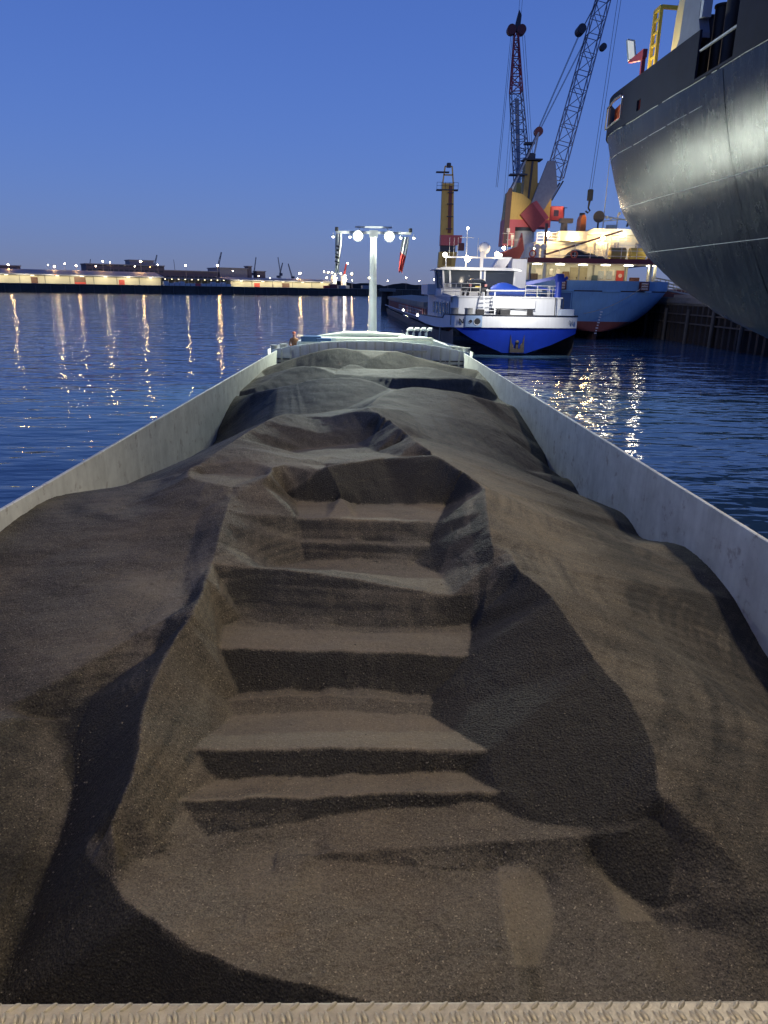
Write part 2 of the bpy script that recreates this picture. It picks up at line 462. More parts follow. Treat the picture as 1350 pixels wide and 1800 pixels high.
# added lamp behind the view, warm fill for the ore and tread plate
q = MB(); q.bar((-1.7, -1.6, 7.6), (-1.7, -0.7, 7.7), 0.08); q.cyl((-1.7, -0.6, 7.72), (-1.7, -0.6, 7.56), 0.12, 0.2, 14); wl = q.build('added_fill_lamp', M_white, barge)
q = MB(); q.ball((-1.7, -0.6, 7.54), 0.1, 12, 8); q.build('bulb', glow('fill_bulb', (1.0, 0.82, 0.58), 8), wl)
q = MB(); q.span((-3.2, -5.0, 4.45), (3.2, -1.6, 8.2)); q.build('wheelhouse', M_white, barge)
lamp('added_fill_light', 'POINT', (-1.7, -0.5, 7.35), 400, (1.0, 0.80, 0.54), 0.25)
lamp('mast_floodlight_a', 'SPOT', (-0.78, 42.9, 8.46), 3800, (0.90, 1.0, 0.86), 0.15, (-1.5, 18, 1.0), 176, 0.35)
lamp('mast_floodlight_b', 'SPOT', (1.0, 42.9, 8.46), 3800, (0.90, 1.0, 0.86), 0.15, (3.5, 18, 2.0), 176, 0.35)

# ------------------------------------------------------------------ the ore heap
CARGO = [
    ('T0', 1, [[-1.147,4.197,1.82],[-0.679,4.294,1.82],[-0.184,4.419,1.82],[0.419,4.481,1.82],[0.959,4.479,1.87]]),
    ('T1', 1, [[-1.405,4.487,1.921],[-0.618,4.508,1.921],[0.246,4.542,1.921],[1.02,4.532,1.941]]),
    ('T2', 1, [[-1.197,4.797,1.841],[-0.2,4.822,1.841],[0.798,4.849,1.861]]),
    ('T3', 1, [[-1.424,4.994,1.996],[-0.673,4.998,1.996],[0.26,4.988,1.996],[0.987,4.934,2.016]]),
    ('T4', 1, [[-1.235,5.735,1.826],[-0.238,5.779,1.826],[0.59,5.693,1.826]]),
    ('T5', 1, [[-1.333,5.928,1.866],[-0.356,5.986,1.866],[0.628,5.857,1.866]]),
    ('T5b', 1, [[-1.241,6.071,1.846],[-0.251,6.1,1.846],[0.612,5.987,1.846]]),
    ('T6', 1, [[-1.503,6.481,2.109],[-0.838,6.442,2.109],[-0.263,6.414,2.109],[0.423,6.388,2.109],[1.016,6.36,2.109]]),
    ('T7', 1, [[-1.587,7.097,2.049],[-1.03,7.024,2.049],[-0.285,6.954,2.049],[0.33,6.949,2.049],[1.137,6.974,2.049]]),
    ('T7b', 1, [[-1.417,7.298,2.049],[-1.047,7.147,2.049],[-0.29,7.076,2.049],[0.711,7.077,2.049],[1.15,7.167,2.049]]),
    ('T9', 1, [[-1.849,7.858,2.496],[-1.539,7.908,2.436],[-1.107,7.945,2.396],[-0.317,7.763,2.376],[0.346,7.567,2.336],[0.891,7.411,2.296],[1.191,7.399,2.346]]),
    ('T10', 1, [[-1.156,8.57,2.176],[-0.346,8.471,2.176],[0.879,8.308,2.176]]),
    ('T10b', 1, [[-0.835,8.831,2.156],[-0.058,8.808,2.156],[0.593,8.701,2.156]]),
    ('T11', 1, [[-0.93,9.145,2.298],[-0.061,9.056,2.298],[0.832,8.947,2.298]]),
    ('T11b', 1, [[-0.911,9.266,2.288],[-0.063,9.197,2.288],[0.83,9.108,2.288]]),
    ('T12', 1, [[-0.992,9.581,2.491],[-0.068,9.559,2.491],[0.957,9.489,2.491]]),
    ('T13', 1, [[-1.134,10.736,2.351],[-0.078,10.713,2.351],[1.207,10.728,2.351]]),
    ('T14', 1, [[-1.383,10.969,2.431],[-0.995,11.043,2.651],[-0.719,11.323,2.801],[0.102,11.806,2.831],[0.628,12.092,2.831],[1.185,11.777,2.831],[1.507,11.011,2.811],[1.734,10.275,2.781]]),
    ('R1', 1, [[-1.664,3.963,1.84],[-1.694,3.96,1.996],[-1.748,4.077,2.096],[-1.7,4.257,2.196],[-1.707,4.57,2.266],[-1.804,5.002,2.336],[-1.829,5.502,2.396],[-1.805,5.985,2.456],[-1.718,6.54,2.546],[-1.849,7.858,2.496]]),
    ('R1b', 1, [[-1.849,7.858,2.496],[-1.897,8.547,2.596],[-1.971,9.518,2.676],[-2.028,10.312,2.736]]),
    ('crater_rim', 1, [[-2.764,10.611,2.826],[-2.859,10.965,2.826],[-2.805,11.272,2.826],[-2.351,11.533,2.826],[-1.826,11.479,2.826],[-1.561,11.102,2.826],[-1.563,10.596,2.826]]),
    ('crater_front', 1, [[-2.794,10.726,2.796],[-2.479,10.407,2.776],[-2.013,10.24,2.756],[-1.621,10.386,2.756]]),
    ('crater_floor', 1, [[-2.72,11.073,2.726],[-2.285,11.166,2.726],[-1.664,10.976,2.726]]),
    ('mid_mound', 1, [[-1.561,11.102,2.826],[-1.284,11.671,2.806],[-1.024,11.98,2.796],[-0.715,11.706,2.706]]),
    ('mid_mound_r', 1, [[-0.686,11.241,2.821],[-0.535,10.96,2.631],[-0.434,10.672,2.471]]),
    ('Lval', 0, [[-2.365,9.558,2.576],[-2.282,8.609,2.416],[-2.189,7.933,2.376],[-1.86,6.929,2.396]]),
    ('Lcrease', 1, [[-1.718,6.54,2.546],[-2.24,6.431,2.326],[-2.633,5.961,2.226],[-2.971,5.629,2.126],[-3.214,5.491,2.056],[-3.463,5.204,1.976]]),
    ('Lcrease2', 0, [[-2.055,6.149,2.216],[-2.451,5.845,2.056],[-2.725,5.472,1.956]]),
    ('Lwall', 1, [[-5.0,2.2,1.5],[-5.0,4.0,1.7],[-5.0,6.5,2.0],[-5.0,8.337,2.301],[-5.0,9.209,2.374],[-5.0,10.063,2.424],[-5.0,11.033,2.353],[-5.0,12.152,2.112],[-5.0,13.502,1.754],[-5.0,14.646,1.471],[-5.0,17.05,1.15],[-5.0,22.196,0.791],[-5.0,23.429,1.123],[-5.0,26.115,1.668],[-5.0,29.993,1.804],[-5.0,35.115,1.88],[-5.0,38.4,1.5]]),
    ('Lflank', 0, [[-2.961,11.312,2.7],[-3.37,10.476,2.55],[-3.701,9.684,2.48],[-3.637,8.944,2.4]]),
    ('Lcrest', 0, [[-5.0,13.502,1.754],[-3.641,11.682,2.45],[-2.85,10.966,2.826]]),
    ('M1', 1, [[-2.754,5.509,1.92],[-2.458,5.105,1.8],[-2.349,4.798,1.68],[-2.33,4.497,1.56],[-2.358,4.147,1.42],[-2.356,3.714,1.28],[-2.377,3.382,1.15]]),
    ('Lm_top', 1, [[-3.088,5.084,2.18],[-2.925,5.304,2.1],[-2.754,5.509,1.92]]),
    ('Lm_in', 0, [[-2.956,4.961,2.04],[-2.872,5.214,2.0],[-2.935,5.495,1.94]]),
    ('Lm_far', 0, [[-3.573,4.568,2.22],[-3.237,3.692,2.15],[-2.843,2.793,2.05]]),
    ('C1', 1, [[-1.768,4.131,1.84],[-1.977,4.099,1.82],[-1.881,3.964,1.8],[-1.695,3.817,1.8],[-1.457,3.598,1.8],[-1.067,3.333,1.8],[-0.627,3.144,1.8],[-0.258,3.051,1.8],[0.049,2.991,1.78],[0.567,2.889,1.74],[1.11,2.775,1.68]]),
    ('Cfl', 0, [[-1.664,3.963,1.84],[-0.889,4.068,1.8],[-0.329,4.052,1.79]]),
    ('R2', 1, [[1.734,10.275,2.781],[1.601,9.185,2.736],[1.511,8.31,2.676],[1.461,7.789,2.576],[1.251,7.068,2.256]]),
    ('R2a', 1, [[1.461,7.789,2.576],[1.658,7.824,2.636],[1.672,7.32,2.639],[1.873,6.862,2.589],[1.973,6.307,2.519],[2.074,5.689,2.439],[2.206,5.253,2.359],[2.238,4.847,2.259],[2.18,4.495,2.219],[2.103,4.235,2.139],[2.118,4.202,2.019],[2.145,4.013,1.959],[2.122,3.881,1.879],[1.969,3.676,1.739]]),
    ('R2b', 1, [[1.672,7.32,2.639],[1.533,7.24,2.419],[1.251,7.068,2.256]]),
    ('Rfoot_b', 1, [[1.017,4.435,1.86],[1.241,4.28,1.88],[1.669,4.189,1.94],[2.118,4.202,2.019]]),
    ('K1', 1, [[-0.486,4.03,1.82],[-0.089,4.035,1.84],[0.391,4.078,1.85],[0.918,4.1,1.87],[1.603,4.099,1.92],[1.846,4.115,1.98],[2.114,4.19,2.019]]),
    ('K2', 1, [[-0.326,4.005,1.8],[0.228,3.954,1.79],[0.619,3.919,1.77],[0.866,3.944,1.77],[1.023,3.984,1.79],[1.245,3.908,1.79],[1.517,3.902,1.81]]),
    ('K3', 1, [[1.602,4.057,1.81],[1.661,3.939,1.75],[1.807,3.793,1.7],[1.98,3.686,1.69]]),
    ('P1', 1, [[0.911,3.964,1.8],[0.901,3.664,1.81],[0.879,3.415,1.8],[0.906,3.215,1.77]]),
    ('P1r', 1, [[1.227,3.899,1.74],[1.233,3.669,1.71],[1.172,3.472,1.69],[1.053,3.282,1.69]]),
    ('P2', 1, [[1.604,3.923,1.79],[1.664,3.758,1.76],[1.654,3.561,1.74]]),
    ('P2r', 1, [[1.798,3.769,1.7],[1.902,3.625,1.67]]),
    ('near', 0, [[-1.198,3.235,1.05],[0.183,2.585,1.55],[1.08,2.651,1.65],[2.107,2.911,1.7],[2.983,3.259,1.7]]),
    ('Rwall', 1, [[5.0,38.4,1.5],[5.0,33.835,2.025],[5.0,29.76,1.88],[5.0,27.206,1.621],[5.0,24.435,1.778],[5.0,22.466,1.563],[5.0,20.745,1.313],[5.0,19.745,1.16],[5.0,18.637,0.844],[5.0,17.168,1.135],[5.0,16.311,1.037],[5.0,15.569,0.811],[5.0,14.373,1.234],[5.0,13.43,1.441],[5.0,12.774,1.42],[5.0,12.152,1.341],[5.0,10.975,1.669],[5.0,10.353,1.791],[5.0,9.569,1.782],[5.0,8.84,1.642],[5.0,7.842,1.28],[5.0,6.5,1.0],[5.0,5.0,0.9],[5.0,2.2,1.1]]),
    ('Rflank1', 0, [[2.023,10.99,2.539],[2.685,10.583,2.309],[3.407,10.51,2.059],[4.085,10.564,1.809]]),
    ('Rflank2', 0, [[2.112,7.827,2.459],[2.669,6.973,2.279],[3.216,6.158,2.059],[3.697,5.333,1.859]]),
    ('Rcrease', 0, [[2.103,4.235,2.139],[2.225,4.096,2.119],[2.4,3.925,2.039],[2.559,3.748,1.959]]),
    ('Rnear', 0, [[2.122,3.881,1.879],[2.271,3.573,1.809],[2.451,3.253,1.709]]),
    ('E_ridge', 1, [[1.734,10.275,2.781],[1.348,11.253,2.881],[0.863,12.45,3.011],[0.455,14.183,3.051],[-0.031,15.826,3.081]]),
    ('F_crest', 1, [[-2.85,10.966,2.826],[-2.56,12.285,2.911],[-2.259,13.807,2.971],[-1.937,14.971,3.011],[-1.665,15.458,2.981],[-1.124,15.5,2.881],[-0.031,15.826,3.081]]),
    ('F_left', 0, [[-5.0,17.05,1.15],[-3.926,15.579,2.0],[-2.56,12.285,2.911]]),
    ('pit1', 1, [[-1.602,13.605,2.581],[-0.576,14.227,2.551],[0.914,14.799,2.631]]),
    ('pit2', 1, [[-1.783,13.771,2.781],[-1.542,13.551,2.571]]),
    ('pit3', 1, [[-1.059,14.553,2.751],[-0.122,14.963,2.781],[0.382,14.853,2.881]]),
    ('pit4', 1, [[-1.015,12.482,2.711],[-0.102,12.986,2.671],[0.981,13.311,2.711]]),
    ('D_crest', 1, [[-0.037,19.0,2.575],[0.284,20.5,2.652],[0.672,21.5,2.684],[1.473,22.0,2.732],[2.494,22.0,2.641],[3.779,22.2,2.313]]),
    ('D_low', 0, [[0.736,18.5,2.606],[2.234,18.5,2.401],[3.507,18.8,2.059]]),
    ('D_mid', 0, [[1.387,15.5,2.47],[2.596,15.8,2.03],[3.688,16.5,1.535]]),
    ('D_w', 1, [[3.779,22.2,2.313],[5.0,24.435,1.778]]),
    ('C_crest', 1, [[-3.914,24.2,2.196],[-2.892,24.2,2.42],[-1.897,24.5,2.645],[-0.755,24.5,2.719],[0.078,24.0,2.639],[0.719,23.0,2.481]]),
    ('C_w', 0, [[-3.914,24.2,2.196],[-5.0,27.271,1.605]]),
    ('C_front', 0, [[-4.039,20.0,1.353],[-2.799,20.5,1.902],[-1.485,20.5,1.952],[-0.487,20.0,2.114]]),
    ('C_back', 0, [[-3.876,27.0,1.386],[-1.946,27.0,1.626],[-0.227,26.5,1.674],[1.465,26.5,1.488],[3.596,26.5,1.284]]),
    ('B_crest', 1, [[-4.489,27.8,1.865],[-3.914,29.0,2.147],[-3.189,30.0,2.437],[-2.317,30.0,2.473],[-1.422,29.5,2.262]]),
    ('B2', 1, [[-1.455,30.2,2.3],[-0.835,31.0,2.511],[-0.172,30.5,2.381]]),
    ('B3', 1, [[0.092,30.0,2.391],[1.156,30.0,2.453],[2.354,30.2,2.52],[3.242,29.5,2.375],[4.278,28.5,2.21]]),
    ('B3f', 1, [[0.089,28.3,2.308],[1.087,28.0,2.313],[1.921,28.2,2.301]]),
    ('AB', 0, [[-4.322,32.0,1.285],[-2.313,32.2,1.566],[-0.027,31.8,1.668],[1.743,32.0,1.696],[4.416,32.0,1.508]]),
    ('A_crest', 1, [[-4.9,34.8,1.941],[-3.55,34.5,2.417],[-2.197,34.5,2.807],[-1.254,34.5,2.9],[-0.304,34.0,2.719],[0.096,33.5,2.587],[1.041,34.5,2.802],[2.13,34.5,2.553],[3.182,34.0,2.272],[4.912,33.6,2.049]]),
    ('end', 0, [[-5.0,38.4,1.5],[-2.0,38.4,1.9],[0.0,38.4,2.0],[2.0,38.4,1.9],[5.0,38.4,1.5]]),
    ('start', 0, [[-5.0,2.2,1.5],[-2.0,1.6,1.0],[0.0,1.2,0.9],[2.0,1.2,1.2],[5.0,2.2,1.1]]),
    ('corner', 0, [[-5.0,1.0,1.2],[5.0,1.0,1.0]]),
    ('ZL1', 2, [[-1.147,4.197,1.82],[-1.405,4.487,1.921],[-1.197,4.797,1.841],[-1.424,4.994,1.996],[-1.235,5.735,1.826],[-1.333,5.928,1.866],[-1.241,6.071,1.846],[-1.503,6.481,2.109],[-1.587,7.097,2.049],[-1.417,7.298,2.049],[-1.849,7.858,2.496]]),
    ('ZR1', 2, [[0.959,4.479,1.87],[1.02,4.532,1.941],[0.798,4.849,1.861],[0.987,4.934,2.016],[0.59,5.693,1.826],[0.628,5.857,1.866],[0.612,5.987,1.846],[1.016,6.36,2.109],[1.137,6.974,2.049],[1.15,7.167,2.049]]),
    ('ZL2', 2, [[-1.107,7.945,2.396],[-1.156,8.57,2.176],[-0.835,8.831,2.156],[-0.93,9.145,2.298],[-0.911,9.266,2.288],[-0.992,9.581,2.491],[-1.134,10.736,2.351],[-1.383,10.969,2.431]]),
    ('ZR2', 2, [[0.879,8.308,2.176],[0.593,8.701,2.156],[0.832,8.947,2.298],[0.83,9.108,2.288],[0.957,9.489,2.491],[1.207,10.728,2.351],[1.507,11.011,2.811]]),
    ('ZR3', 2, [[1.15,7.167,2.049],[1.251,7.068,2.256]]),
]
def catmull(pts, n=5):
    P = [np.array(p) for p in pts]
    if len(P) < 3: return [P[0]*(1-t/n)+P[-1]*t/n for t in range(n+1)]
    out = []
    for i in range(len(P)-1):
        p0, p1, p2, p3 = P[max(i-1, 0)], P[i], P[i+1], P[min(i+2, len(P)-1)]
        for k in range(n):
            t = k/n
            out.append(0.5*((2*p1)+(-p0+p2)*t+(2*p0-5*p1+4*p2-p3)*t*t+(-p0+3*p1-3*p2+p3)*t**3))
    out.append(P[-1])
    return out
def vnoise(x, y, seed):
    rs = np.random.RandomState(seed); T = rs.rand(256, 256)
    xi = np.floor(x).astype(int); yi = np.floor(y).astype(int)
    fx = x-xi; fy = y-yi; fx = fx*fx*(3-2*fx); fy = fy*fy*(3-2*fy)
    a = T[xi & 255, yi & 255]; b = T[(xi+1) & 255, yi & 255]; c = T[xi & 255, (yi+1) & 255]; d = T[(xi+1) & 255, (yi+1) & 255]
    return (a*(1-fx)+b*fx)*(1-fy)+(c*(1-fx)+d*fx)*fy - 0.5
def make_cargo():
    lines = [(n, h, catmull(p) if h < 2 and n not in ('end', 'start', 'corner') else [np.array(q) for q in p]) for n, h, p in CARGO]
    # the grab leaves slightly ragged lips
    for li, (n, h, pts) in enumerate(lines):
        if n[0] == 'T' and n[1:2].isdigit() or n in ('K1', 'C1', 'R1', 'R2a', 'E_ridge', 'F_crest'):
            out = []
            for a, b in zip(pts[:-1], pts[1:]):
                m_ = max(1, int(np.linalg.norm(b-a)/0.045))
                out += [a+(b-a)*k/m_ for k in range(m_)]
            out.append(pts[-1]); keep_ = (out[0], out[-1])
            for k in range(1, len(out)-1):
                p = out[k].copy(); q_ = Vector((p[0]*6, p[1]*6, li*3.7)); q2 = Vector((p[0]*23, p[1]*23, li*1.3))
                p[1] += 0.020*mnoise.noise(q_)+0.010*mnoise.noise(q2); p[0] += (0.012*mnoise.noise(q2+Vector((5, 5, 5))) if n[0] != 'T' else 0); p[2] += 0.008*mnoise.noise(q_+Vector((9, 2, 1)))
                out[k] = p
            lines[li] = (n, h, out)
    V = []; E = []; Zs = []; segs = []
    for n, h, pts in lines:
        k = len(V)
        for i, p in enumerate(pts):
            V.append(Vector((float(np.clip(p[0], -5, 5)), float(p[1])))); Zs.append(float(p[2]))
            if i: E.append((k+i-1, k+i)); segs.append((pts[i-1], pts[i]))
    r = delaunay_2d_cdt(V, E, [], 0, 1e-4, True)
    v2, f2, ov = r[0], r[2], r[3]
    zz = np.zeros(len(v2))
    A = np.array([s[0] for s in segs]); Bm = np.array([s[1] for s in segs]); D = Bm-A
    for i, o in enumerate(ov):
        if len(o): zz[i] = sum(Zs[j] for j in o)/len(o)
        else:
            p = np.array(v2[i])
            t = np.clip(((p-A[:, :2])*D[:, :2]).sum(1)/np.maximum((D[:, :2]**2).sum(1), 1e-9), 0, 1)
            q = A+D*t[:, None]; d = ((q[:, :2]-p)**2).sum(1)
            zz[i] = q[np.argsort(d)[:2], 2].mean()
    # grid
    xs = np.concatenate([np.linspace(-5, -2.5, 70)[:-1], np.linspace(-2.5, 2.5, 400), np.linspace(2.5, 5, 70)[1:]])
    ys = [1.2]
    while ys[-1] < 38.4: ys.append(ys[-1]+max(0.007, 0.0023*ys[-1]))
    ys = np.array(ys); nx, ny = len(xs), len(ys)
    X, Y = np.meshgrid(xs, ys)
    Zg = np.full((ny, nx), np.nan)
    vv = np.array([[p[0], p[1]] for p in v2])
    for f in f2:
        for a, b, c in [(f[0], f[i], f[i+1]) for i in range(1, len(f)-1)]:
            pa, pb, pc = vv[a], vv[b], vv[c]
            lo = np.minimum(np.minimum(pa, pb), pc)-1e-6; hi = np.maximum(np.maximum(pa, pb), pc)+1e-6
            i0, i1 = np.searchsorted(xs, lo[0]), np.searchsorted(xs, hi[0], 'right')
            j0, j1 = np.searchsorted(ys, lo[1]), np.searchsorted(ys, hi[1], 'right')
            if i0 >= i1 or j0 >= j1: continue
            gx = X[j0:j1, i0:i1]; gy = Y[j0:j1, i0:i1]
            det = (pb[1]-pc[1])*(pa[0]-pc[0])+(pc[0]-pb[0])*(pa[1]-pc[1])
            if abs(det) < 1e-12: continue
            l1 = ((pb[1]-pc[1])*(gx-pc[0])+(pc[0]-pb[0])*(gy-pc[1]))/det
            l2 = ((pc[1]-pa[1])*(gx-pc[0])+(pa[0]-pc[0])*(gy-pc[1]))/det
            l3 = 1-l1-l2
            ins = (l1 > -1e-6) & (l2 > -1e-6) & (l3 > -1e-6)
            Zg[j0:j1, i0:i1][ins] = (l1*zz[a]+l2*zz[b]+l3*zz[c])[ins]
    # fill holes
    for k in range(12):
        bad = np.isnan(Zg)
        if not bad.any(): break
        Pd = np.pad(Zg, 1, mode='edge')
        st = np.stack([Pd[:-2, 1:-1], Pd[2:, 1:-1], Pd[1:-1, :-2], Pd[1:-1, 2:]])
        with np.errstate(all='ignore'):
            m = np.nanmean(st, 0)
        Zg[bad] = m[bad]
    Zg = np.nan_to_num(Zg, nan=1.2)
    # crease mask
    fixed = np.zeros((ny, nx), bool)
    for n, h, pts in lines:
        if not h: continue
        for a, b in zip(pts[:-1], pts[1:]):
            L_ = np.linalg.norm(b-a); ns = max(2, int(L_/0.006))
            t = np.linspace(0, 1, ns)[:, None]; q = a*(1-t)+b*t
            ii = np.clip(np.searchsorted(xs, q[:, 0]), 0, nx-1); jj = np.clip(np.searchsorted(ys, q[:, 1]), 0, ny-1)
            ok = (np.abs(q[:, 0]) <= 5.0) & (q[:, 1] > ys[0]) & (q[:, 1] < ys[-1])
            fixed[jj[ok], ii[ok]] = True
    keep = Zg.copy()
    def sm(Z):
        Pd = np.pad(Z, 1, mode='edge')
        return (Pd[:-2, 1:-1]+Pd[2:, 1:-1]+Pd[1:-1, :-2]+Pd[1:-1, 2:])*0.25
    wt = np.clip(4.5/Y, 0.06, 1.0)
    for k in range(12):
        Zg = Zg+wt*(sm(Zg)-Zg); Zg[fixed] = keep[fixed]
    Zg = Zg+0.5*wt*(sm(Zg)-Zg)
    # little fans of spilled grains at the foot of the cuts
    Lq = {n: np.array([np.asarray(q) for q in p]) for n, h, p in lines}
    for n_ in ('T0', 'T2', 'T5b', 'T7b', 'T10b', 'T11b', 'T13', 'K2'):
        P_ = Lq[n_]; lo = P_.min(0)-.3; hi = P_.max(0)+.3
        i0, i1 = np.searchsorted(xs, lo[0]), np.searchsorted(xs, hi[0]); j0, j1 = np.searchsorted(ys, lo[1]), np.searchsorted(ys, hi[1])
        gx = X[j0:j1, i0:i1]; gy = Y[j0:j1, i0:i1]; fy = np.interp(gx, P_[np.argsort(P_[:, 0]), 0], P_[np.argsort(P_[:, 0]), 1]); d = gy-fy
        Zg[j0:j1, i0:i1] += 0.055*np.clip(vnoise(gx*4.5+P_[0, 1]*7, gx*0+3.3, 41)+0.15, 0, 1)*np.exp(-(d/0.085)**2)
    # small relief: slumps, lumps and grains
    for sc, amp, sd in ((0.9, 0.018, 1), (2.3, 0.010, 2), (6.0, 0.005, 3), (17, 0.0026, 4), (45, 0.0022, 5), (90, 0.0036, 6)):
        Zg += amp*2*vnoise(X*sc+31, Y*sc+17, sd)*np.where(sc > 20, np.clip(8/Y, 0.2, 1), 1)
    # runnels of grains that rolled down the slopes
    gy_, gx_ = np.gradient(Zg, ys, xs)
    sl = np.clip(np.hypot(gx_, gy_)*1.6-0.4, 0, 1)
    Zg += sl*0.010*vnoise(X*3.0-Y*0.6, Y*9+X*2, 11)
    # where the surface is pale and fine (1) or dark and coarse (0), with hand-drawn areas
    Ln = {n: np.array([np.asarray(q) for q in p]) for n, h, p in lines}
    def inside(poly):
        m = np.zeros(X.shape, bool); px, py = poly[:, 0], poly[:, 1]; j = len(poly)-1
        for i in range(len(poly)):
            c = ((py[i] > Y) != (py[j] > Y)) & (X < (px[j]-px[i])*(Y-py[i])/(py[j]-py[i]+1e-12)+px[i]); m ^= c; j = i
        return m
    def band(a, b): return inside(np.concatenate([Ln[a], Ln[b][::-1]]))
    def softm(m, it=3):
        m = m.astype(float)
        for _ in range(it): m = sm(m)
        return m
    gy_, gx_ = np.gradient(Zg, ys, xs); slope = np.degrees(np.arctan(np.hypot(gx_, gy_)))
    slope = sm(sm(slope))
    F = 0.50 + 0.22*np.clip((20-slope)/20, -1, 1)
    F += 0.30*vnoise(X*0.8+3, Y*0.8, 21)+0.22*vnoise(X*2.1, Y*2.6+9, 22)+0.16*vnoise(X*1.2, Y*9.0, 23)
    for a, b, d_ in (('T0', 'T1', -.34), ('T2', 'T3', -.34), ('T5b', 'T6', -.40), ('T7b', 'T9', -.18), ('T13', 'T14', -.36), ('T10b', 'T11', -.25), ('T11b', 'T12', -.22), ('T4', 'T5', -.12),
                     ('T1', 'T2', .26), ('T3', 'T4', .24), ('T6', 'T7', .24), ('T12', 'T13', .22), ('K1', 'K2', -.10)):
        F += d_*softm(band(a, b), 2)
    r2 = Ln['R2a']; r2 = r2[(r2[:, 1] > 4.28) & (r2[:, 1] < 7.6)]; rw = np.concatenate([r2, Ln['Rfoot_b'][::-1], Ln['ZR1']]); F += -0.80*softm(inside(rw), 4)
    F += -0.35*softm(inside(np.concatenate([Ln['R2'], Ln['ZR2'][::-1]])), 4)
    lw = np.concatenate([Ln['R1'], Ln['ZL1'][::-1]]); F += 0.10*softm(inside(lw), 4)
    F += -0.60*softm(inside(np.concatenate([Ln['C1'][8:], Ln['M1'][::-1]])), 3)
    F += -0.40*softm(inside(np.concatenate([Ln['R1'], Ln['Lcrease2'], Ln['M1'][:16]])), 6)
    F += -0.40*softm(band('R2a', 'K3'), 4)*(X > 1.55)*(Y < 4.3)
    F += 0.60*softm(band('P1', 'P1r'), 3)+0.60*softm(band('P2', 'P2r'), 3)  # two patches of light painted pale into the ore tone
    for n_, w_, d_ in (('T1', .016, .50), ('T3', .016, .45), ('T6', .016, .42), ('T9', .014, .34), ('T12', .02, .34), ('T5', .014, .32), ('T13', .02, .15), ('R1', .03, .12), ('C1', .03, .10), ('E_ridge', .05, .15), ('pit1', .06, .25), ('crater_rim', .05, .2), ('C_crest', .09, .25), ('D_crest', .09, .25), ('B_crest', .10, .25), ('A_crest', .10, .2), ('B3', .10, .25), ('F_crest', .05, .15), ('T14', .05, .2), ('R2a', .03, .15)):  # pale dusty lips near; far crests painted brighter for contrast
        P_ = Ln[n_]; lo = P_.min(0)-.2; hi = P_.max(0)+.2
        i0, i1 = np.searchsorted(xs, lo[0]), np.searchsorted(xs, hi[0]); j0, j1 = np.searchsorted(ys, lo[1]), np.searchsorted(ys, hi[1])
        gx = X[j0:j1, i0:i1]; gy = Y[j0:j1, i0:i1]; dmin = np.full(gx.shape, 9.0)
        for a, b in zip(P_[:-1, :2], P_[1:, :2]):
            d = b-a; t = np.clip(((gx-a[0])*d[0]+(gy-a[1])*d[1])/max(1e-9, d@d), 0, 1)
            dmin = np.minimum(dmin, np.hypot(gx-a[0]-d[0]*t, gy-a[1]-d[1]*t))
        F[j0:j1, i0:i1] += d_*np.clip(1.3-dmin/w_, 0, 1)
    # thin layers of fines and grit exposed along the cuts
    lay = vnoise(X*0.5+0.4*vnoise(X*2, Y*2, 31), Zg*42+Y*1.5, 32); F += 0.42*lay*np.clip(vnoise(X*0.9, Y*0.9, 33)*4+0.5, 0, 1)*np.clip((13-Y)/3, 0.3, 1)
    trick = vnoise(X*14+Y*1.2, Y*1.3-X*0.5, 34); F += 0.22*trick*np.clip((slope-16)/14, 0, 1)
    F += -0.26*np.clip((X-2.2)/1.2, 0, 1)*np.clip((22-Y)/6, 0, 1)  # right flank painted darker to offset the floodlight on it
    F += -0.20*np.clip((-X-2.2)/1.5, 0, 1)*np.clip((14-Y)/4, 0, 1)
    verts = np.stack([X, Y, Zg], -1).reshape(-1, 3)
    idx = np.arange(nx*ny).reshape(ny, nx)
    quads = np.stack([idx[:-1, :-1], idx[:-1, 1:], idx[1:, 1:], idx[1:, :-1]], -1).reshape(-1, 4)
    me = bpy.data.meshes.new('ore_heap')
    me.vertices.add(len(verts)); me.vertices.foreach_set('co', verts.astype(np.float32).ravel())
    me.loops.add(len(quads)*4); me.loops.foreach_set('vertex_index', quads.astype(np.int32).ravel())
    me.polygons.add(len(quads)); me.polygons.foreach_set('loop_start', np.arange(0, len(quads)*4, 4, dtype=np.int32))
    me.polygons.foreach_set('use_smooth', np.ones(len(quads), bool))
    me.update(); me.validate()
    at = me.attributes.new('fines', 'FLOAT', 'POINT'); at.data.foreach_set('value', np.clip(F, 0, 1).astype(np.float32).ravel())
    o = bpy.data.objects.new('ore_heap', me); COL.objects.link(o)
    # loose lumps lying on the surface, most of them at the foot of the cuts
    rs = np.random.RandomState(5); vv_ = []; ff_ = []
    foot = np.concatenate([Ln[k][:, :2] for k in ('T0', 'T2', 'T5b', 'T7b', 'T10b', 'T13', 'K2', 'ZR1', 'ZL1', 'M1', 'Rfoot_b')])
    for i in range(2600):
        if i % 3: c = foot[rs.randint(len(foot))]+rs.normal(0, 0.10, 2)
        else: c = np.array([rs.uniform(-3.6, 3.6), 2.4+6.5*rs.rand()**1.3])
        r = 0.003+0.008*rs.rand()**3
        ii = int(np.clip(np.searchsorted(xs, c[0]), 0, nx-1)); jj = int(np.clip(np.searchsorted(ys, c[1]), 0, ny-1)); z = Zg[jj, ii]+r*0.45
        n0 = len(vv_); D_ = np.array([(1, 0, 0), (-1, 0, 0), (0, 1, 0), (0, -1, 0), (0, 0, 1), (0, 0, -1), (.6, .6, .6), (-.6, -.6, .6)])*r*rs.uniform(0.6, 1.2, (8, 1))
        vv_ += [(c[0]+d[0], c[1]+d[1], z+d[2]*0.8) for d in D_]
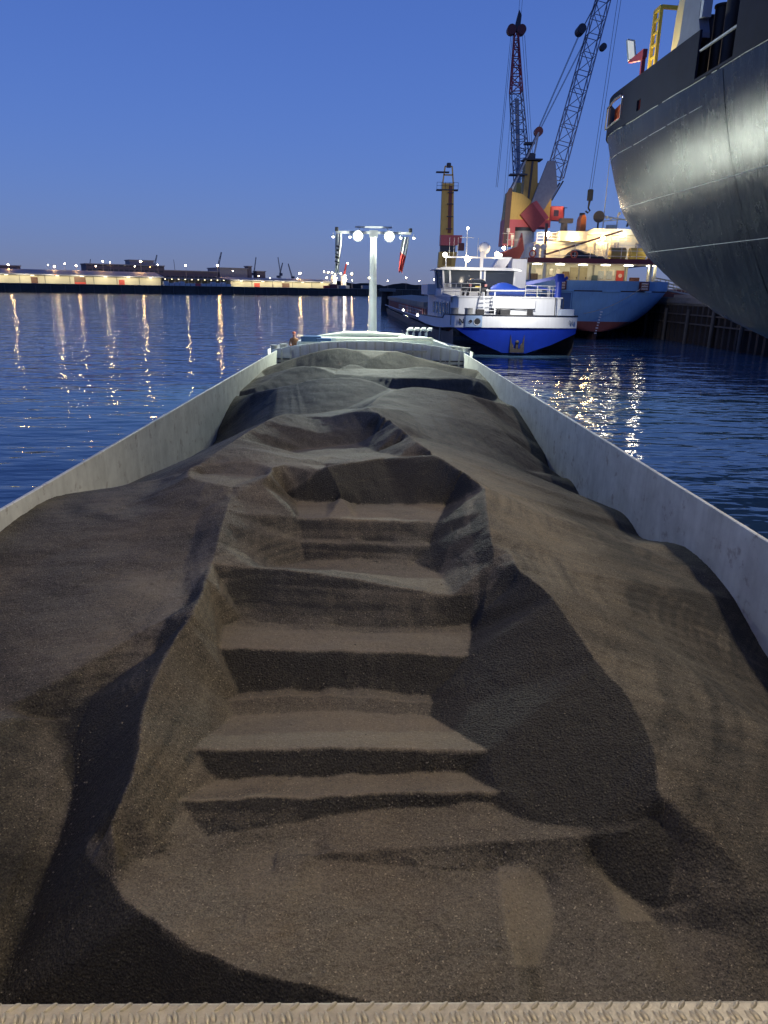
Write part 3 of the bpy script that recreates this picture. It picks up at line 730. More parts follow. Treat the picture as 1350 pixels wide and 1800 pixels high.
        ff_ += [tuple(n0+k for k in t) for t in ((6, 0, 2), (6, 2, 4), (6, 4, 0), (7, 1, 3), (7, 3, 4), (7, 4, 1), (0, 4, 3), (1, 4, 2), (0, 5, 2), (2, 5, 1), (1, 5, 3), (3, 5, 0))]
    lm = bpy.data.meshes.new('loose_lumps'); lm.from_pydata(vv_, [], ff_); lo_ = bpy.data.objects.new('loose_lumps', lm); COL.objects.link(lo_); lo_.parent = o; lo_['kind'] = 'stuff'
    lm.materials.append(mat('lump_ore', (0.15, 0.13, 0.10), 0.8, var=0.4, scale=40))
    return o
def ore_material():
    m = bpy.data.materials.new('ore_grains'); m.use_nodes = True
    nt = m.node_tree; N = nt.nodes; Lk = nt.links
    b = N['Principled BSDF']
    tc = N.new('ShaderNodeTexCoord')
    def noise(scale, det=3, rough=0.6):
        n = N.new('ShaderNodeTexNoise'); n.inputs['Scale'].default_value = scale; n.inputs['Detail'].default_value = det; n.inputs['Roughness'].default_value = rough
        Lk.new(tc.outputs['Object'], n.inputs['Vector']); return n
    big = noise(0.8, 4); grain = N.new('ShaderNodeTexVoronoi'); grain.inputs['Scale'].default_value = 115
    Lk.new(tc.outputs['Object'], grain.inputs['Vector'])
    fine = noise(70, 3, 0.7)
    ramp = N.new('ShaderNodeValToRGB')
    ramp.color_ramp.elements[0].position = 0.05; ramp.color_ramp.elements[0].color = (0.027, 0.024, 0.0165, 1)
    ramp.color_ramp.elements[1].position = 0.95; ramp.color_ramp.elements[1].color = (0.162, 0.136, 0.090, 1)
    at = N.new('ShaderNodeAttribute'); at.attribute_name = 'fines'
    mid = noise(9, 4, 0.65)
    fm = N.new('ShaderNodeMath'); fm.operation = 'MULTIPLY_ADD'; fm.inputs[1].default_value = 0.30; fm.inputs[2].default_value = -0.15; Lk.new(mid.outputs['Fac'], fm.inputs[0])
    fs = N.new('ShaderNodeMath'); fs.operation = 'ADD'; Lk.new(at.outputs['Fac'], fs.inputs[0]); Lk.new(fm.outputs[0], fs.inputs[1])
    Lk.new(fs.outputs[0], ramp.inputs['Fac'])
    hue = N.new('ShaderNodeMix'); hue.data_type = 'RGBA'; hue.blend_type = 'MULTIPLY'; hue.inputs['B'].default_value = (1.06, 0.99, 0.90, 1)
    hr = N.new('ShaderNodeMapRange'); hr.inputs['From Min'].default_value = 0.35; hr.inputs['From Max'].default_value = 0.65; Lk.new(big.outputs['Fac'], hr.inputs['Value']); Lk.new(hr.outputs['Result'], hue.inputs['Factor'])
    Lk.new(ramp.outputs['Color'], hue.inputs['A'])
    g2 = N.new('ShaderNodeMapRange'); g2.inputs['To Min'].default_value = 0.40; g2.inputs['To Max'].default_value = 1.75
    sx = N.new('ShaderNodeSeparateColor'); Lk.new(grain.outputs['Color'], sx.inputs['Color']); Lk.new(sx.outputs['Red'], g2.inputs['Value'])
    # coarse pebbles among the grains, and glints painted as the odd brighter grain
    peb = N.new('ShaderNodeTexVoronoi'); peb.inputs['Scale'].default_value = 52; Lk.new(tc.outputs['Object'], peb.inputs['Vector'])
    gl = N.new('ShaderNodeMapRange'); gl.inputs['From Min'].default_value = 0.93; gl.inputs['From Max'].default_value = 0.99; gl.inputs['To Min'].default_value = 1.0; gl.inputs['To Max'].default_value = 2.6
    Lk.new(sx.outputs['Green'], gl.inputs['Value'])
    gm = N.new('ShaderNodeMath'); gm.operation = 'MULTIPLY'; Lk.new(g2.outputs['Result'], gm.inputs[0]); Lk.new(gl.outputs['Result'], gm.inputs[1])
    mx = N.new('ShaderNodeMix'); mx.data_type = 'RGBA'; mx.blend_type = 'MULTIPLY'; mx.inputs['Factor'].default_value = 1
    Lk.new(hue.outputs['Result'], mx.inputs['A']); # pressed fines look smoother than loose grains
    sm_ = N.new('ShaderNodeMapRange'); sm_.inputs['From Min'].default_value = 0.35; sm_.inputs['From Max'].default_value = 0.85; sm_.inputs['To Min'].default_value = 1.0; sm_.inputs['To Max'].default_value = 0.35
    Lk.new(fs.outputs[0], sm_.inputs['Value'])
    gx_ = N.new('ShaderNodeMix'); gx_.data_type = 'FLOAT'; gx_.inputs['A'].default_value = 1.05; Lk.new(sm_.outputs['Result'], gx_.inputs['Factor']); Lk.new(gm.outputs[0], gx_.inputs['B'])
    Lk.new(gx_.outputs['Result'], mx.inputs['B'])
    Lk.new(mx.outputs['Result'], b.inputs['Base Color'])
    b.inputs['Roughness'].default_value = 0.75
    b.inputs['Specular IOR Level'].default_value = 0.35
    bp = N.new('ShaderNodeBump'); bp.inputs['Strength'].default_value = 0.9; bp.inputs['Distance'].default_value = 0.008
    Lk.new(fine.outputs['Fac'], bp.inputs['Height'])
    bp2 = N.new('ShaderNodeBump'); bp2.inputs['Strength'].default_value = 0.6; bp2.inputs['Distance'].default_value = 0.004
    Lk.new(grain.outputs['Distance'], bp2.inputs['Height']); Lk.new(bp.outputs['Normal'], bp2.inputs['Normal'])
    inv = N.new('ShaderNodeMapRange'); inv.inputs['From Min'].default_value = 0.1; inv.inputs['From Max'].default_value = 0.6; inv.inputs['To Min'].default_value = 1.0; inv.inputs['To Max'].default_value = 0.15
    Lk.new(fs.outputs[0], inv.inputs['Value'])
    bp3 = N.new('ShaderNodeBump'); bp3.inputs['Distance'].default_value = 0.012; Lk.new(inv.outputs['Result'], bp3.inputs['Strength']); Lk.new(peb.outputs['Distance'], bp3.inputs['Height']); Lk.new(bp2.outputs['Normal'], bp3.inputs['Normal'])
    Lk.new(bp3.outputs['Normal'], b.inputs['Normal'])
    return m
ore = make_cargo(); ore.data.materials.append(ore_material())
tag(ore, 'dark brown granular ore heaped in the hold with grab-cut steps', 'ore')

# ------------------------------------------------------------------ common ship pieces
M_wht2 = mat('ship_white', (0.74, 0.74, 0.70), 0.45, var=0.06, scale=0.6, streak=0.10)
M_rail = mat('rail_white', (0.62, 0.62, 0.58), 0.5)
M_pane = glass('dark_pane')
M_rope = mat('rope', (0.42, 0.38, 0.30), 0.9, var=0.2, scale=8)
def railing(parent, pts, h=1.0, step=1.5, r=0.025, rails=3, name='railing', m=None):
    q = MB()
    for a, b in zip(pts[:-1], pts[1:]):
        a, b = Vector(a), Vector(b); L_ = (b-a).length; n = max(1, round(L_/step))
        for i in range(n+1):
            p = a.lerp(b, i/n); q.cyl(p, p+Vector((0, 0, h)), r, n=5, cap=False)
        for k in range(rails):
            dz = Vector((0, 0, h*(k+1)/rails)); q.cyl(a+dz, b+dz, r*0.9, n=5, cap=False)
    return q.build(name, m or M_rail, parent)
def pane_box(parent, c, d, m=None, name='window', frame=0.06, fm=None):
    """window with a frame part and a pane sub-part; thin direction is y"""
    q = MB(); x, y, z = c; w_, t, h_ = d
    q.box((x-w_/2, y, z), (frame, t, h_+frame)); q.box((x+w_/2, y, z), (frame, t, h_+frame))
    q.box((x, y, z-h_/2), (w_-frame, t, frame)); q.box((x, y, z+h_/2), (w_-frame, t, frame))
    o = q.build(name, fm or M_wht2, parent)
    q = MB(); q.box(c, (w_-frame, t*0.4, h_-frame)); q.build('pane', m or M_pane, o)
    return o
def lit_glass(): return mat('lit_pane', (0.3, 0.26, 0.18), 0.1, emit=(1.0, 0.80, 0.48), estr=0.5)
def anchor_mb(c, s, y):
    """stockless anchor hanging flat against a hull, in the xz plane at depth y"""
    x, z = c; q = MB()
    for sg in (-1, 1):
        q.prism([(x+sg*0.28*s, z), (x+sg*0.62*s, z-0.02*s), (x+sg*0.60*s, z+1.25*s), (x+sg*0.48*s, z+0.6*s), (x+sg*0.30*s, z+0.35*s)], 'y', y-0.16*s, y)
    q.prism([(x-0.62*s, z-0.25*s), (x+0.62*s, z-0.25*s), (x+0.62*s, z+0.08*s), (x-0.62*s, z+0.08*s)], 'y', y-0.22*s, y)
    q.cyl((x, y-0.1*s, z+0.1*s), (x, y-0.1*s, z+0.62*s), 0.12*s, n=8); q.ball((x, y-0.12*s, z+0.62*s), 0.17*s, 10, 6)
    return q

# ------------------------------------------------------------------ dark ship towering at upper right
def hull_paint():
    m = bpy.data.materials.new('scuffed_black_hull'); m.use_nodes = True
    nt = m.node_tree; N = nt.nodes; Lk = nt.links; b = N['Principled BSDF']
    tc = N.new('ShaderNodeTexCoord')
    def nz(scale, det, vec=(1, 1, 1), rough=0.6):
        mp = N.new('ShaderNodeMapping'); mp.inputs['Scale'].default_value = vec; Lk.new(tc.outputs['Object'], mp.inputs['Vector'])
        n = N.new('ShaderNodeTexNoise'); n.inputs['Scale'].default_value = scale; n.inputs['Detail'].default_value = det; n.inputs['Roughness'].default_value = rough
        Lk.new(mp.outputs['Vector'], n.inputs['Vector']); return n.outputs['Fac']
    streak = nz(1.3, 6, (1, 3.4, 0.13)); blot = nz(0.7, 7, (1, 1, 1), 0.7); fine = nz(9, 6, (1, 1.6, 0.6), 0.7)
    r = N.new('ShaderNodeValToRGB'); r.color_ramp.elements[0].position = 0.35; r.color_ramp.elements[0].color = (0.014, 0.016, 0.019, 1)
    r.color_ramp.elements[1].position = 0.75; r.color_ramp.elements[1].color = (0.045, 0.048, 0.052, 1)
    Lk.new(streak, r.inputs['Fac'])
    mx = N.new('ShaderNodeMix'); mx.data_type = 'RGBA'
    mr = N.new('ShaderNodeMapRange'); mr.inputs['From Min'].default_value = 0.56; mr.inputs['From Max'].default_value = 0.70; mr.inputs['To Max'].default_value = 0.32
    Lk.new(fine, mr.inputs['Value']); Lk.new(mr.outputs['Result'], mx.inputs['Factor'])
    Lk.new(r.outputs['Color'], mx.inputs['A']); mx.inputs['B'].default_value = (0.14, 0.14, 0.13, 1)
    Lk.new(mx.outputs['Result'], b.inputs['Base Color'])
    rr = N.new('ShaderNodeMapRange'); rr.inputs['From Min'].default_value = 0.3; rr.inputs['From Max'].default_value = 0.7; rr.inputs['To Min'].default_value = 0.21; rr.inputs['To Max'].default_value = 0.30
    Lk.new(blot, rr.inputs['Value']); Lk.new(rr.outputs['Result'], b.inputs['Roughness'])
    b1 = N.new('ShaderNodeBump'); b1.inputs['Strength'].default_value = 0.5; b1.inputs['Distance'].default_value = 0.035; Lk.new(streak, b1.inputs['Height'])
    b2 = N.new('ShaderNodeBump'); b2.inputs['Strength'].default_value = 0.35; b2.inputs['Distance'].default_value = 0.025; Lk.new(fine, b2.inputs['Height']); Lk.new(b1.outputs['Normal'], b2.inputs['Normal'])
    Lk.new(b2.outputs['Normal'], b.inputs['Normal'])
    b.inputs['Anisotropic'].default_value = 0.92
    tg = N.new('ShaderNodeTangent'); tg.direction_type = 'RADIAL'; tg.axis = 'Z'; Lk.new(tg.outputs['Tangent'], b.inputs['Tangent'])
    return m
M_bigh = hull_paint()
M_bulw = mat('navy_bulwark', (0.014, 0.017, 0.034), 0.8, spec=0.25, var=0.18, scale=0.8, streak=0.25)
M_yel = mat('yellow_paint', (0.62, 0.50, 0.06), 0.5, var=0.12, scale=2, streak=0.15)
M_org = mat('orange_paint', (0.62, 0.13, 0.05), 0.55, var=0.12, scale=2)
M_red = mat('red_paint', (0.42, 0.05, 0.045), 0.5, var=0.12, scale=1)
ship = thing('moored_ship', 'huge dark hull with overhanging stern looming at upper right', 'ship', (23, 20, 0), world=True)
SHIP_TURN = R(1.5)
def xs_(z): return 12.0 + (0.14*(13.3-z)+0.026*(13.3-z)**2 if z < 13.3 else 0.0)
_zt = [-1, 0, 2, 3.9, 4.7, 6.0, 7.4, 9.8, 13.4, 17]
_yt = [4, 9, 19, 26.8, 30.2, 33.6, 36.2, 38.3, 39.3, 39.5]
def ys_(z): return float(np.interp(z, _zt, _yt))
def plan(z, n1=46, n2=30):
    pts = []; x0 = xs_(z); y0 = ys_(z)
    for i in range(n1): pts.append((x0, -25+(y0+25)*(i/n1)**0.8, z))
    b = 23-x0; a = 8.0
    for i in range(n2+1):
        t = math.pi*i/n2; pts.append((23-b*math.cos(t), y0+a*math.sin(t), z))
    for i in range(6): pts.append((46-x0, y0-(y0+25)*(i+1)/6, z))
    return pts
rows = []
for k in range(72):
    z = -1+14.3*k/71
    row = []
    for (x, y, zz) in plan(z):
        d_ = 0.018*math.sin(y*2*math.pi/0.75)*max(0, mnoise.noise(Vector((y*0.3, z*0.3, 4)))+0.3) + 0.05*mnoise.noise(Vector((y*0.5, z*0.3, 1.7)))
        row.append((x+d_*(1 if x < 23 else -1), y, zz))
    rows.append(row)
q = MB(); q.sheet(rows); bigh = q.build('hull', M_bigh, ship)
# upper strake / bulwark with the mooring openings cut out
def in_hole(y, z):
    return (38.4 < y < 41.2 and 13.68 < z < 14.72) or (36.0 < y < 36.45 and 13.55 < z < 14.0) or (27.7 < y < 30.6 and z > 13.40)
q = MB(); zz = [13.3, 13.4, 13.55, 13.68, 13.85, 14.0, 14.25, 14.5, 14.72, 14.9, 15.05]
arc = []
_y = -25.0
while _y < ys_(14): arc.append((12.0, _y)); _y += 0.15 if _y > 24 else 1.0
for i in range(61):
    t = math.pi*i/60; arc.append((23-11*math.cos(t), 39.4+8*math.sin(t)))
for i in range(len(arc)-1):
    (x0, y0), (x1, y1) = arc[i], arc[i+1]
    top = 15.05
    for k in range(len(zz)-1):
        if in_hole((y0+y1)/2, (zz[k]+zz[k+1])/2) and (x0+x1)/2 < 14: continue
        q.add([(x0, y0, zz[k]), (x1, y1, zz[k]), (x1, y1, zz[k+1]), (x0, y0, zz[k+1])], [(0, 1, 2, 3)])
# tall forward part, rising out of sight
q.add([(12, -25, 15.05), (12, 27.7, 15.05), (12, 27.7, 18.6), (12, -25, 18.6)], [(0, 1, 2, 3)])
q.add([(12, 27.7, 13.3), (17.5, 27.7, 13.3), (17.5, 27.7, 18.6), (12, 27.7, 18.6)], [(0, 1, 2, 3)])
bl = q.build('bulwark', M_bulw, ship)
so = bl.modifiers.new('solid', 'SOLIDIFY'); so.thickness = 0.09; so.offset = 0
q = MB(); q.tube([(11.93, 38.4, 13.7), (11.93, 38.4, 14.55), (11.93, 38.6, 14.74), (11.94, 39.4, 14.74), (12.15, 41.1, 14.7), (12.15, 41.2, 13.8), (12.1, 41.0, 13.68), (11.93, 39.4, 13.66), (11.93, 38.4, 13.7)], 0.045, 8)
q.build('mooring_opening_rim', mat('rim_paint', (0.22, 0.22, 0.21), 0.5, rust=0.4), ship)
q = MB(); q.box((12.75, 39.7, 14.35), (0.5, 3.6, 0.85), rz=R(-6)); q.cyl((12.6, 38.2, 13.9), (12.6, 40.6, 13.9), 0.25, n=12); q.build('winch', M_org, ship)
q = MB(); q.box((12.6, 36.2, 13.9), (0.5, 0.9, 0.9)); q.build('locker', M_org, ship)
q = MB(); q.add([(x, y, 13.32) for x, y, z in plan(13.3)], [tuple(range(len(plan(13.3))))]); q.build('deck', mat('red_deck', (0.20, 0.06, 0.045), 0.7), ship)
def seam(zf, y0, y1, r, name, m, gaps=False):
    q = MB(); pts = []; n = 60
    for i in range(n+1):
        y = y0+(y1-y0)*i/n; z = zf(y)
        ye = ys_(z)
        x = xs_(z) if y <= ye else 23-(23-xs_(z))*math.sqrt(max(0, 1-((y-ye)/8)**2))
        d_ = 0.018*math.sin(y*2*math.pi/0.75)*max(0, mnoise.noise(Vector((y*0.3, z*0.3, 4)))+0.3) + 0.05*mnoise.noise(Vector((y*0.5, z*0.3, 1.7)))
        pts.append((x+d_-0.005, y, z))
        if gaps and i % 9 == 5 and len(pts) > 1:
            q.tube(pts, r, 5); pts = []
    if len(pts) > 1: q.tube(pts, r, 5)
    return q.build(name, m, ship)
M_seam = mat('bare_weld', (0.55, 0.55, 0.52), 0.4, var=0.25, scale=5)
seam(lambda y: 9.75, 14, 40.2, 0.014, 'weld_seam', M_seam)
seam(lambda y: 7.55, 14, 37.6, 0.014, 'weld_seam', M_seam)
seam(lambda y: 13.28, 14, 42.5, 0.016, 'weld_seam', M_seam, True)
seam(lambda y: 13.0-0.02*y, 30, 43, 0.012, 'weld_seam', M_seam, True)
for yv in (28.4, 23.0):   # vertical butt welds
    q = MB(); pts = []
    for i in range(30):
        z = 5.5+7.7*i/29; y = yv-(13.2-z)*0.10
        d_ = 0.018*math.sin(y*2*math.pi/0.75)*max(0, mnoise.noise(Vector((y*0.3, z*0.3, 4)))+0.3) + 0.05*mnoise.noise(Vector((y*0.5, z*0.3, 1.7)))
        pts.append((xs_(z)+d_-0.004, y, z))
    q.tube(pts, 0.016, 5); q.build('butt_weld', M_bigh, ship)
# floodlight on a red bracket
q = MB(); q.bar((12.1, 36.6, 15.0), (12.1, 36.6, 15.85), 0.16); q.prism([(36.45, 15.75), (36.75, 15.7), (38.3, 16.0), (38.3, 16.08), (36.45, 16.08)], 'x', 12.0, 12.2); q.build('lamp_bracket', M_red, ship)
q = MB(); q.box((12.1, 38.3, 16.52), (0.42, 0.14, 0.95), rx=R(-16), rz=R(20)); fl = q.build('floodlight', mat('lamp_housing', (0.5, 0.52, 0.5), 0.4), ship)
q = MB(); q.box((12.06, 38.205, 16.51), (0.34, 0.02, 0.84), rx=R(-16), rz=R(20)); q.build('lens', glow('ship_lens', (0.95, 1.0, 0.85), 0.45), fl)
lamp('mooring_deck_light', 'POINT', (12.35, 38.9, 14.95), 320, (1.0, 0.8, 0.55), 0.1)
# yellow ladder and portal frame across the deck
q = MB()
for a, b in (((13.5, 39.5, 13.4), (13.5, 39.5, 18.55)), ((13.5, 38.8, 13.4), (13.5, 38.8, 18.5)), ((13.5, 38.8, 18.5), (15.5, 38.6, 18.35)), ((13.5, 39.5, 18.5), (13.5, 38.8, 18.5)), ((15.5, 38.6, 13.4), (15.5, 38.6, 18.35)), ((15.15, 38.9, 13.4), (15.15, 38.9, 18.35))):
    q.bar(a, b, 0.15)
for i in range(9): q.bar((13.5, 39.5, 13.9+0.52*i), (13.5, 38.8, 13.9+0.52*i), 0.09)
q.build('ladder_frame', M_yel, ship)
q = MB(); q.prism([(13.9, 13.3), (14.75, 13.3), (14.9, 18.2), (15.2, 20.5), (14.45, 20.5), (14.1, 18.2)], 'y', 37.6, 38.4); q.build('crane_post', mat('post_cream', (0.74, 0.68, 0.34), 0.5, streak=0.1), ship)
q = MB(); q.prism([(33.3, 14.9), (32.85, 15.4), (32.7, 17.0), (32.9, 20.5), (31.3, 20.5), (31.2, 15.6), (30.95, 15.1), (30.9, 14.9)], 'x', 12.12, 12.5); q.build('deck_column', mat('post_grey', (0.20, 0.21, 0.25), 0.5, streak=0.1), ship)
q = MB(); q.span((12.13, 30.98, 15.6), (12.48, 31.19, 20.5)); q.build('column_edge', mat('edge_pale', (0.5, 0.52, 0.55), 0.5), ship)
for i, (yy, zt) in enumerate(((32.3, 15.95), (31.2, 16.0), (30.3, 16.3))):
    q = MB(); q.cyl((13.0, yy, 13.3), (13.0, yy, zt), 0.27, n=16); q.cyl((13.0, yy, zt), (13.0, yy, zt+0.08), 0.31, n=16); q.build('vent_post', mat('vent_black', (0.022, 0.018, 0.018), 0.6, streak=0.3), ship)
q = MB(); q.span((13.6, 27.8, 13.3), (13.8, 33.4, 15.6)); q.build('inner_wall', mat('inner_brown', (0.035, 0.022, 0.02), 0.7), ship)
q = MB(); q.bar((12.05, 30.6, 14.35), (12.05, 27.7, 14.35), 0.07); q.build('hand_rail', M_seam, ship)
lamp('ship_floodlight', 'SPOT', (11.9, 38.0, 16.5), 5000, (1.0, 0.90, 0.72), 0.35, (-1.0, 8.0, 2.0), 50, 0.8)
# added floodlight out of view above the tall forward part, side light for the ore
q = MB(); q.bar((12.3, 12.5, 18.5), (12.3, 12.5, 19.4), 0.16); q.bar((12.3, 12.5, 19.4), (11.3, 12.5, 19.6), 0.14); q.build('lamp_bracket', M_red, ship)
q = MB(); q.box((11.2, 12.5, 19.45), (0.2, 1.6, 0.7), ry=R(50)); fl = q.build('floodlight', mat('lamp_housing', (0.5, 0.52, 0.5)), ship)
q = MB(); q.box((11.1, 12.5, 19.36), (0.03, 1.5, 0.62), ry=R(50)); q.build('lens', glow('ship_lens', (0.95, 1.0, 0.85), 0.45), fl)
lamp('added_key_light', 'SPOT', (11.7, 12.5, 19.2), 10000, (1.0, 0.87, 0.70), 0.8, (-0.7, 5.0, 1.8), 62, 0.9)

ship.location = (23.52, 20.29, 0); ship.rotation_euler = (0, 0, SHIP_TURN)

# ------------------------------------------------------------------ inland vessel with blue transom
v2 = thing('inland_vessel', 'white and blue inland motor vessel with a car on its aft deck', 'vessel', (13.0, 66, 0), R(2.4))
M_vblue = mat('vivid_blue', (0.012, 0.045, 0.42), 0.4, var=0.10, scale=0.8, streak=0.15)
M_vwht = mat('vessel_white', (0.70, 0.72, 0.74), 0.4, var=0.05, scale=0.7, streak=0.12)
M_vgry = mat('vessel_grey', (0.36, 0.42, 0.52), 0.5, var=0.08, scale=0.7, streak=0.12)
# black hull
q = MB(); rows = []
for y, k, zb in ((0.15, 1.0, 2.3), (3, 1.0, 1.9), (12, 1.0, 1.6), (60, 1.0, 1.6), (96, 1.0, 1.7), (104, 0.75, 2.2), (110, 0.12, 3.0)):
    w_ = 5.6*k; rows.append([(-w_, y, zb), (-w_*0.985, y, 0.6), (-w_*0.9, y, -0.6), (w_*0.9, y, -0.6), (w_*0.985, y, 0.6), (w_, y, zb)])
q.sheet(rows, smooth=False); q.build('hull', mat('barge_black', (0.035, 0.032, 0.034), 0.55, var=0.3, scale=0.4, streak=0.3), v2)
# blue transom, raked
tr = [(-5.55, 2.45), (-4.9, 2.02), (-3.6, 1.28), (-1.0, 0.22), (1.2, 0.18), (3.4, 0.95), (5.55, 2.0), (5.55, 2.5)]
q = MB(); q.add([(x, -0.25+0.5*(2.45-z)/2.3, z) for x, z in tr]+[(x*0.9, 1.6, z) for x, z in tr], [tuple(range(8))]+[(i, i+8, (i+1) % 8+8, (i+1) % 8) for i in range(8)])
q.build('transom', M_vblue, v2)
# white bulwark band round the stern
bandp = [(-6.0, 26.0, 2.05, 2.75), (-6.05, 18.0, 1.95, 2.85), (-6.05, 9.0, 2.05, 3.0), (-5.95, 4.5, 2.2, 3.1), (-5.9, 3.8, 2.25, 3.45), (-5.75, 0.6, 2.42, 3.5), (-5.55, -0.3, 2.45, 3.52), (0, -0.38, 2.48, 3.52), (5.55, -0.3, 2.50, 3.52), (5.75, 0.6, 2.45, 3.52), (5.9, 12, 2.2, 3.3)]
q = MB(); q.sheet([[(x, y, a) for x, y, a, b in bandp], [(x, y, b) for x, y, a, b in bandp], [(x*0.985, y+0.08, b) for x, y, a, b in bandp], [(x*0.985, y+0.08, a) for x, y, a, b in bandp]], smooth=False)
bulw = q.build('stern_bulwark', M_vwht, v2)
q = MB(); q.tube([(x*1.004, y-0.02, b+0.02) for x, y, a, b in bandp], 0.06, 6); q.build('rubbing_strip', M_dark, v2)
q = MB(); q.box((-3.85, -0.40, 3.0), (1.5, 0.04, 0.98)); q.build('blue_panel', mat('panel_blue', (0.30, 0.42, 0.60), 0.5), bulw)
for cx, r in ((-3.55, 0.27), (-4.15, 0.14)):
    q = MB(); q.cyl((cx, -0.44, 2.98), (cx, -0.36, 2.98), r, n=18); q.build('fairlead', M_dark, bulw)
    q = MB(); q.cyl((cx, -0.46, 2.98), (cx, -0.43, 2.98), r*1.18, r*1.05, n=18, cap=False); q.build('fairlead_ring', M_vwht, bulw)
for cx, s_, mm in ((-4.98, 1.0, M_dark), (4.95, 0.9, mat('faint_letter', (0.35, 0.38, 0.42), 0.6))):
    q = MB(); w_, h_ = 0.34*s_, 0.40*s_
    q.box((cx-w_/2, -0.43, 3.0), (0.07, 0.04, h_)); q.box((cx+w_/2, -0.43, 3.0), (0.07, 0.04, h_)); q.bar((cx-w_/2, -0.432, 3.0+h_/2), (cx+w_/2, -0.432, 3.0-h_/2), 0.04, 0.09)
    q.build('letter_n', mm, bulw)
q = anchor_mb((0.25, 0.55), 1.05, -0.05); q.build('anchor', mat('rusty_iron', (0.055, 0.048, 0.042), 0.8, var=0.3, scale=4, rust=0.6), v2)
q = MB(); q.add([(-5.4, 0.1, 2.62), (5.4, 0.1, 2.62), (5.7, 20, 2.4), (-5.7, 20, 2.4)], [(0, 1, 2, 3)]); q.build('aft_deck', M_vgry, v2)
# deckhouse
hp = [(-5.35, 22.0), (-5.45, 14.0), (-5.35, 3.2), (-4.9, 2.0), (0, 1.55), (4.6, 2.0), (4.75, 3.2), (4.9, 22.0)]
q = MB(); q.sheet([[(x, y, 2.5) for x, y in hp], [(x, y, 5.02) for x, y in hp]], smooth=False); house = q.build('deckhouse', M_vwht, v2)
q = MB(); q.sheet([[(x*1.03, y-0.1, 5.02) for x, y in hp], [(x*1.03, y-0.1, 5.12) for x, y in hp]], smooth=False); q.add([(x*1.03, y-0.1, 5.12) for x, y in hp], [tuple(range(8))]); q.build('boat_deck', M_vwht, v2)
q = MB(); q.sheet([[(-5.48, 3.0, 4.55), (-5.58, 14.0, 4.9), (-5.5, 22, 5.3)], [(-5.48, 3.0, 5.15), (-5.58, 14.0, 5.6), (-5.5, 22, 5.9)]], smooth=False); q.build('side_screen', M_vgry, v2)
for i in range(5):
    y0 = 4.2+2.5*i; q = MB(); q.box((-5.47, y0+0.75, 3.85), (0.06, 1.55, 1.45)); fr = q.build('window', M_vwht, v2)
    q = MB(); q.box((-5.52, y0+0.75, 3.85), (0.05, 1.2, 1.15)); q.build('pane', glass('blue_pane', (0.06, 0.08, 0.12)), fr)
q = MB(); q.box((0.05, 1.50, 4.5), (4.1, 0.06, 0.8)); q.build('recess_panel', M_vwht, v2)
q = MB(); q.box((0.05, 1.44, 4.05), (4.1, 0.05, 0.05)); q.build('panel_lip', M_dark, v2)
for x in (-1.9, -1.2, -0.5, 1.6):
    q = MB(); q.cbox((x, 1.3, 3.75), (0.5, 0.35, 0.5), 0.05); q.build('deck_fitting', M_dark, v2)
for x in (-5.45, -4.15):
    q = MB(); q.cyl((x, 0.75, 2.6), (x, 0.75, 4.0), 0.36, n=16); q.cyl((x, 0.75, 4.0), (x, 0.75, 4.1), 0.40, n=16); q.build('bollard', mat('bollard_grey', (0.25, 0.26, 0.26), 0.5, streak=0.4), v2)
for x in (-3.1, -0.9):
    q = MB(); q.cbox((x, 0.95, 3.5), (0.75, 0.5, 1.0), 0.05); q.build('winch_box', M_dark, v2)
q = MB(); q.cbox((5.0, 1.4, 3.6), (1.3, 0.9, 1.0), 0.05); q.build('winch_box', M_vgry, v2)
q = MB()
for x in (-2.75, -1.75): q.bar((x, 0.6, 2.7), (x, 1.3, 5.5), 0.08)
for i in range(8): q.bar((-2.75, 0.68+0.08*i, 3.0+0.3*i), (-1.75, 0.68+0.08*i, 3.0+0.3*i), 0.09, 0.05)
q.build('ladder', M_vwht, v2)
railing(v2, [(-4.7, 2.2, 5.12), (-5.35, 4, 5.12), (-5.45, 9.0, 5.12)], 1.1, 0.9, 0.03)
railing(v2, [(-4.7, 2.2, 5.12), (-3.0, 1.9, 5.12)], 1.1, 0.8, 0.03)
railing(v2, [(1.2, 1.9, 5.12), (4.6, 2.2, 5.12), (5.0, 8, 5.12)], 1.0, 1.2, 0.03)
# wheelhouse with large windows
wx0, wx1, wy0, wy1 = -6.1, 1.7, 8.2, 12.5
q = MB(); q.span((wx0+0.4, wy0+0.1, 5.12), (wx1-0.3, wy1, 5.75)); q.build('wheelhouse_base', M_vwht, v2)
q = MB(); q.prism([(wx0-0.25, 7.52), (wx1+0.35, 7.52), (wx1+0.35, 7.62), (1.0, 7.78), (-5.6, 7.78), (wx0-0.25, 7.62)], 'y', wy0-0.6, wy1+0.4); q.build('wheelhouse_roof', M_vwht, v2)
posts = [(wx0, wy0+2.2), (wx0+0.5, wy0), (wx0+1.15, wy0-0.1), (-1.85, wy0-0.1), (-1.45, wy0-0.1), (wx1-0.1, wy0), (wx1, wy1)]
for i, (px_, py_) in enumerate(posts):
    q = MB(); q.bar((px_*0.97, py_+0.12, 5.75), (px_, py_, 7.55), 0.17); q.build('window_post', M_vwht, v2)
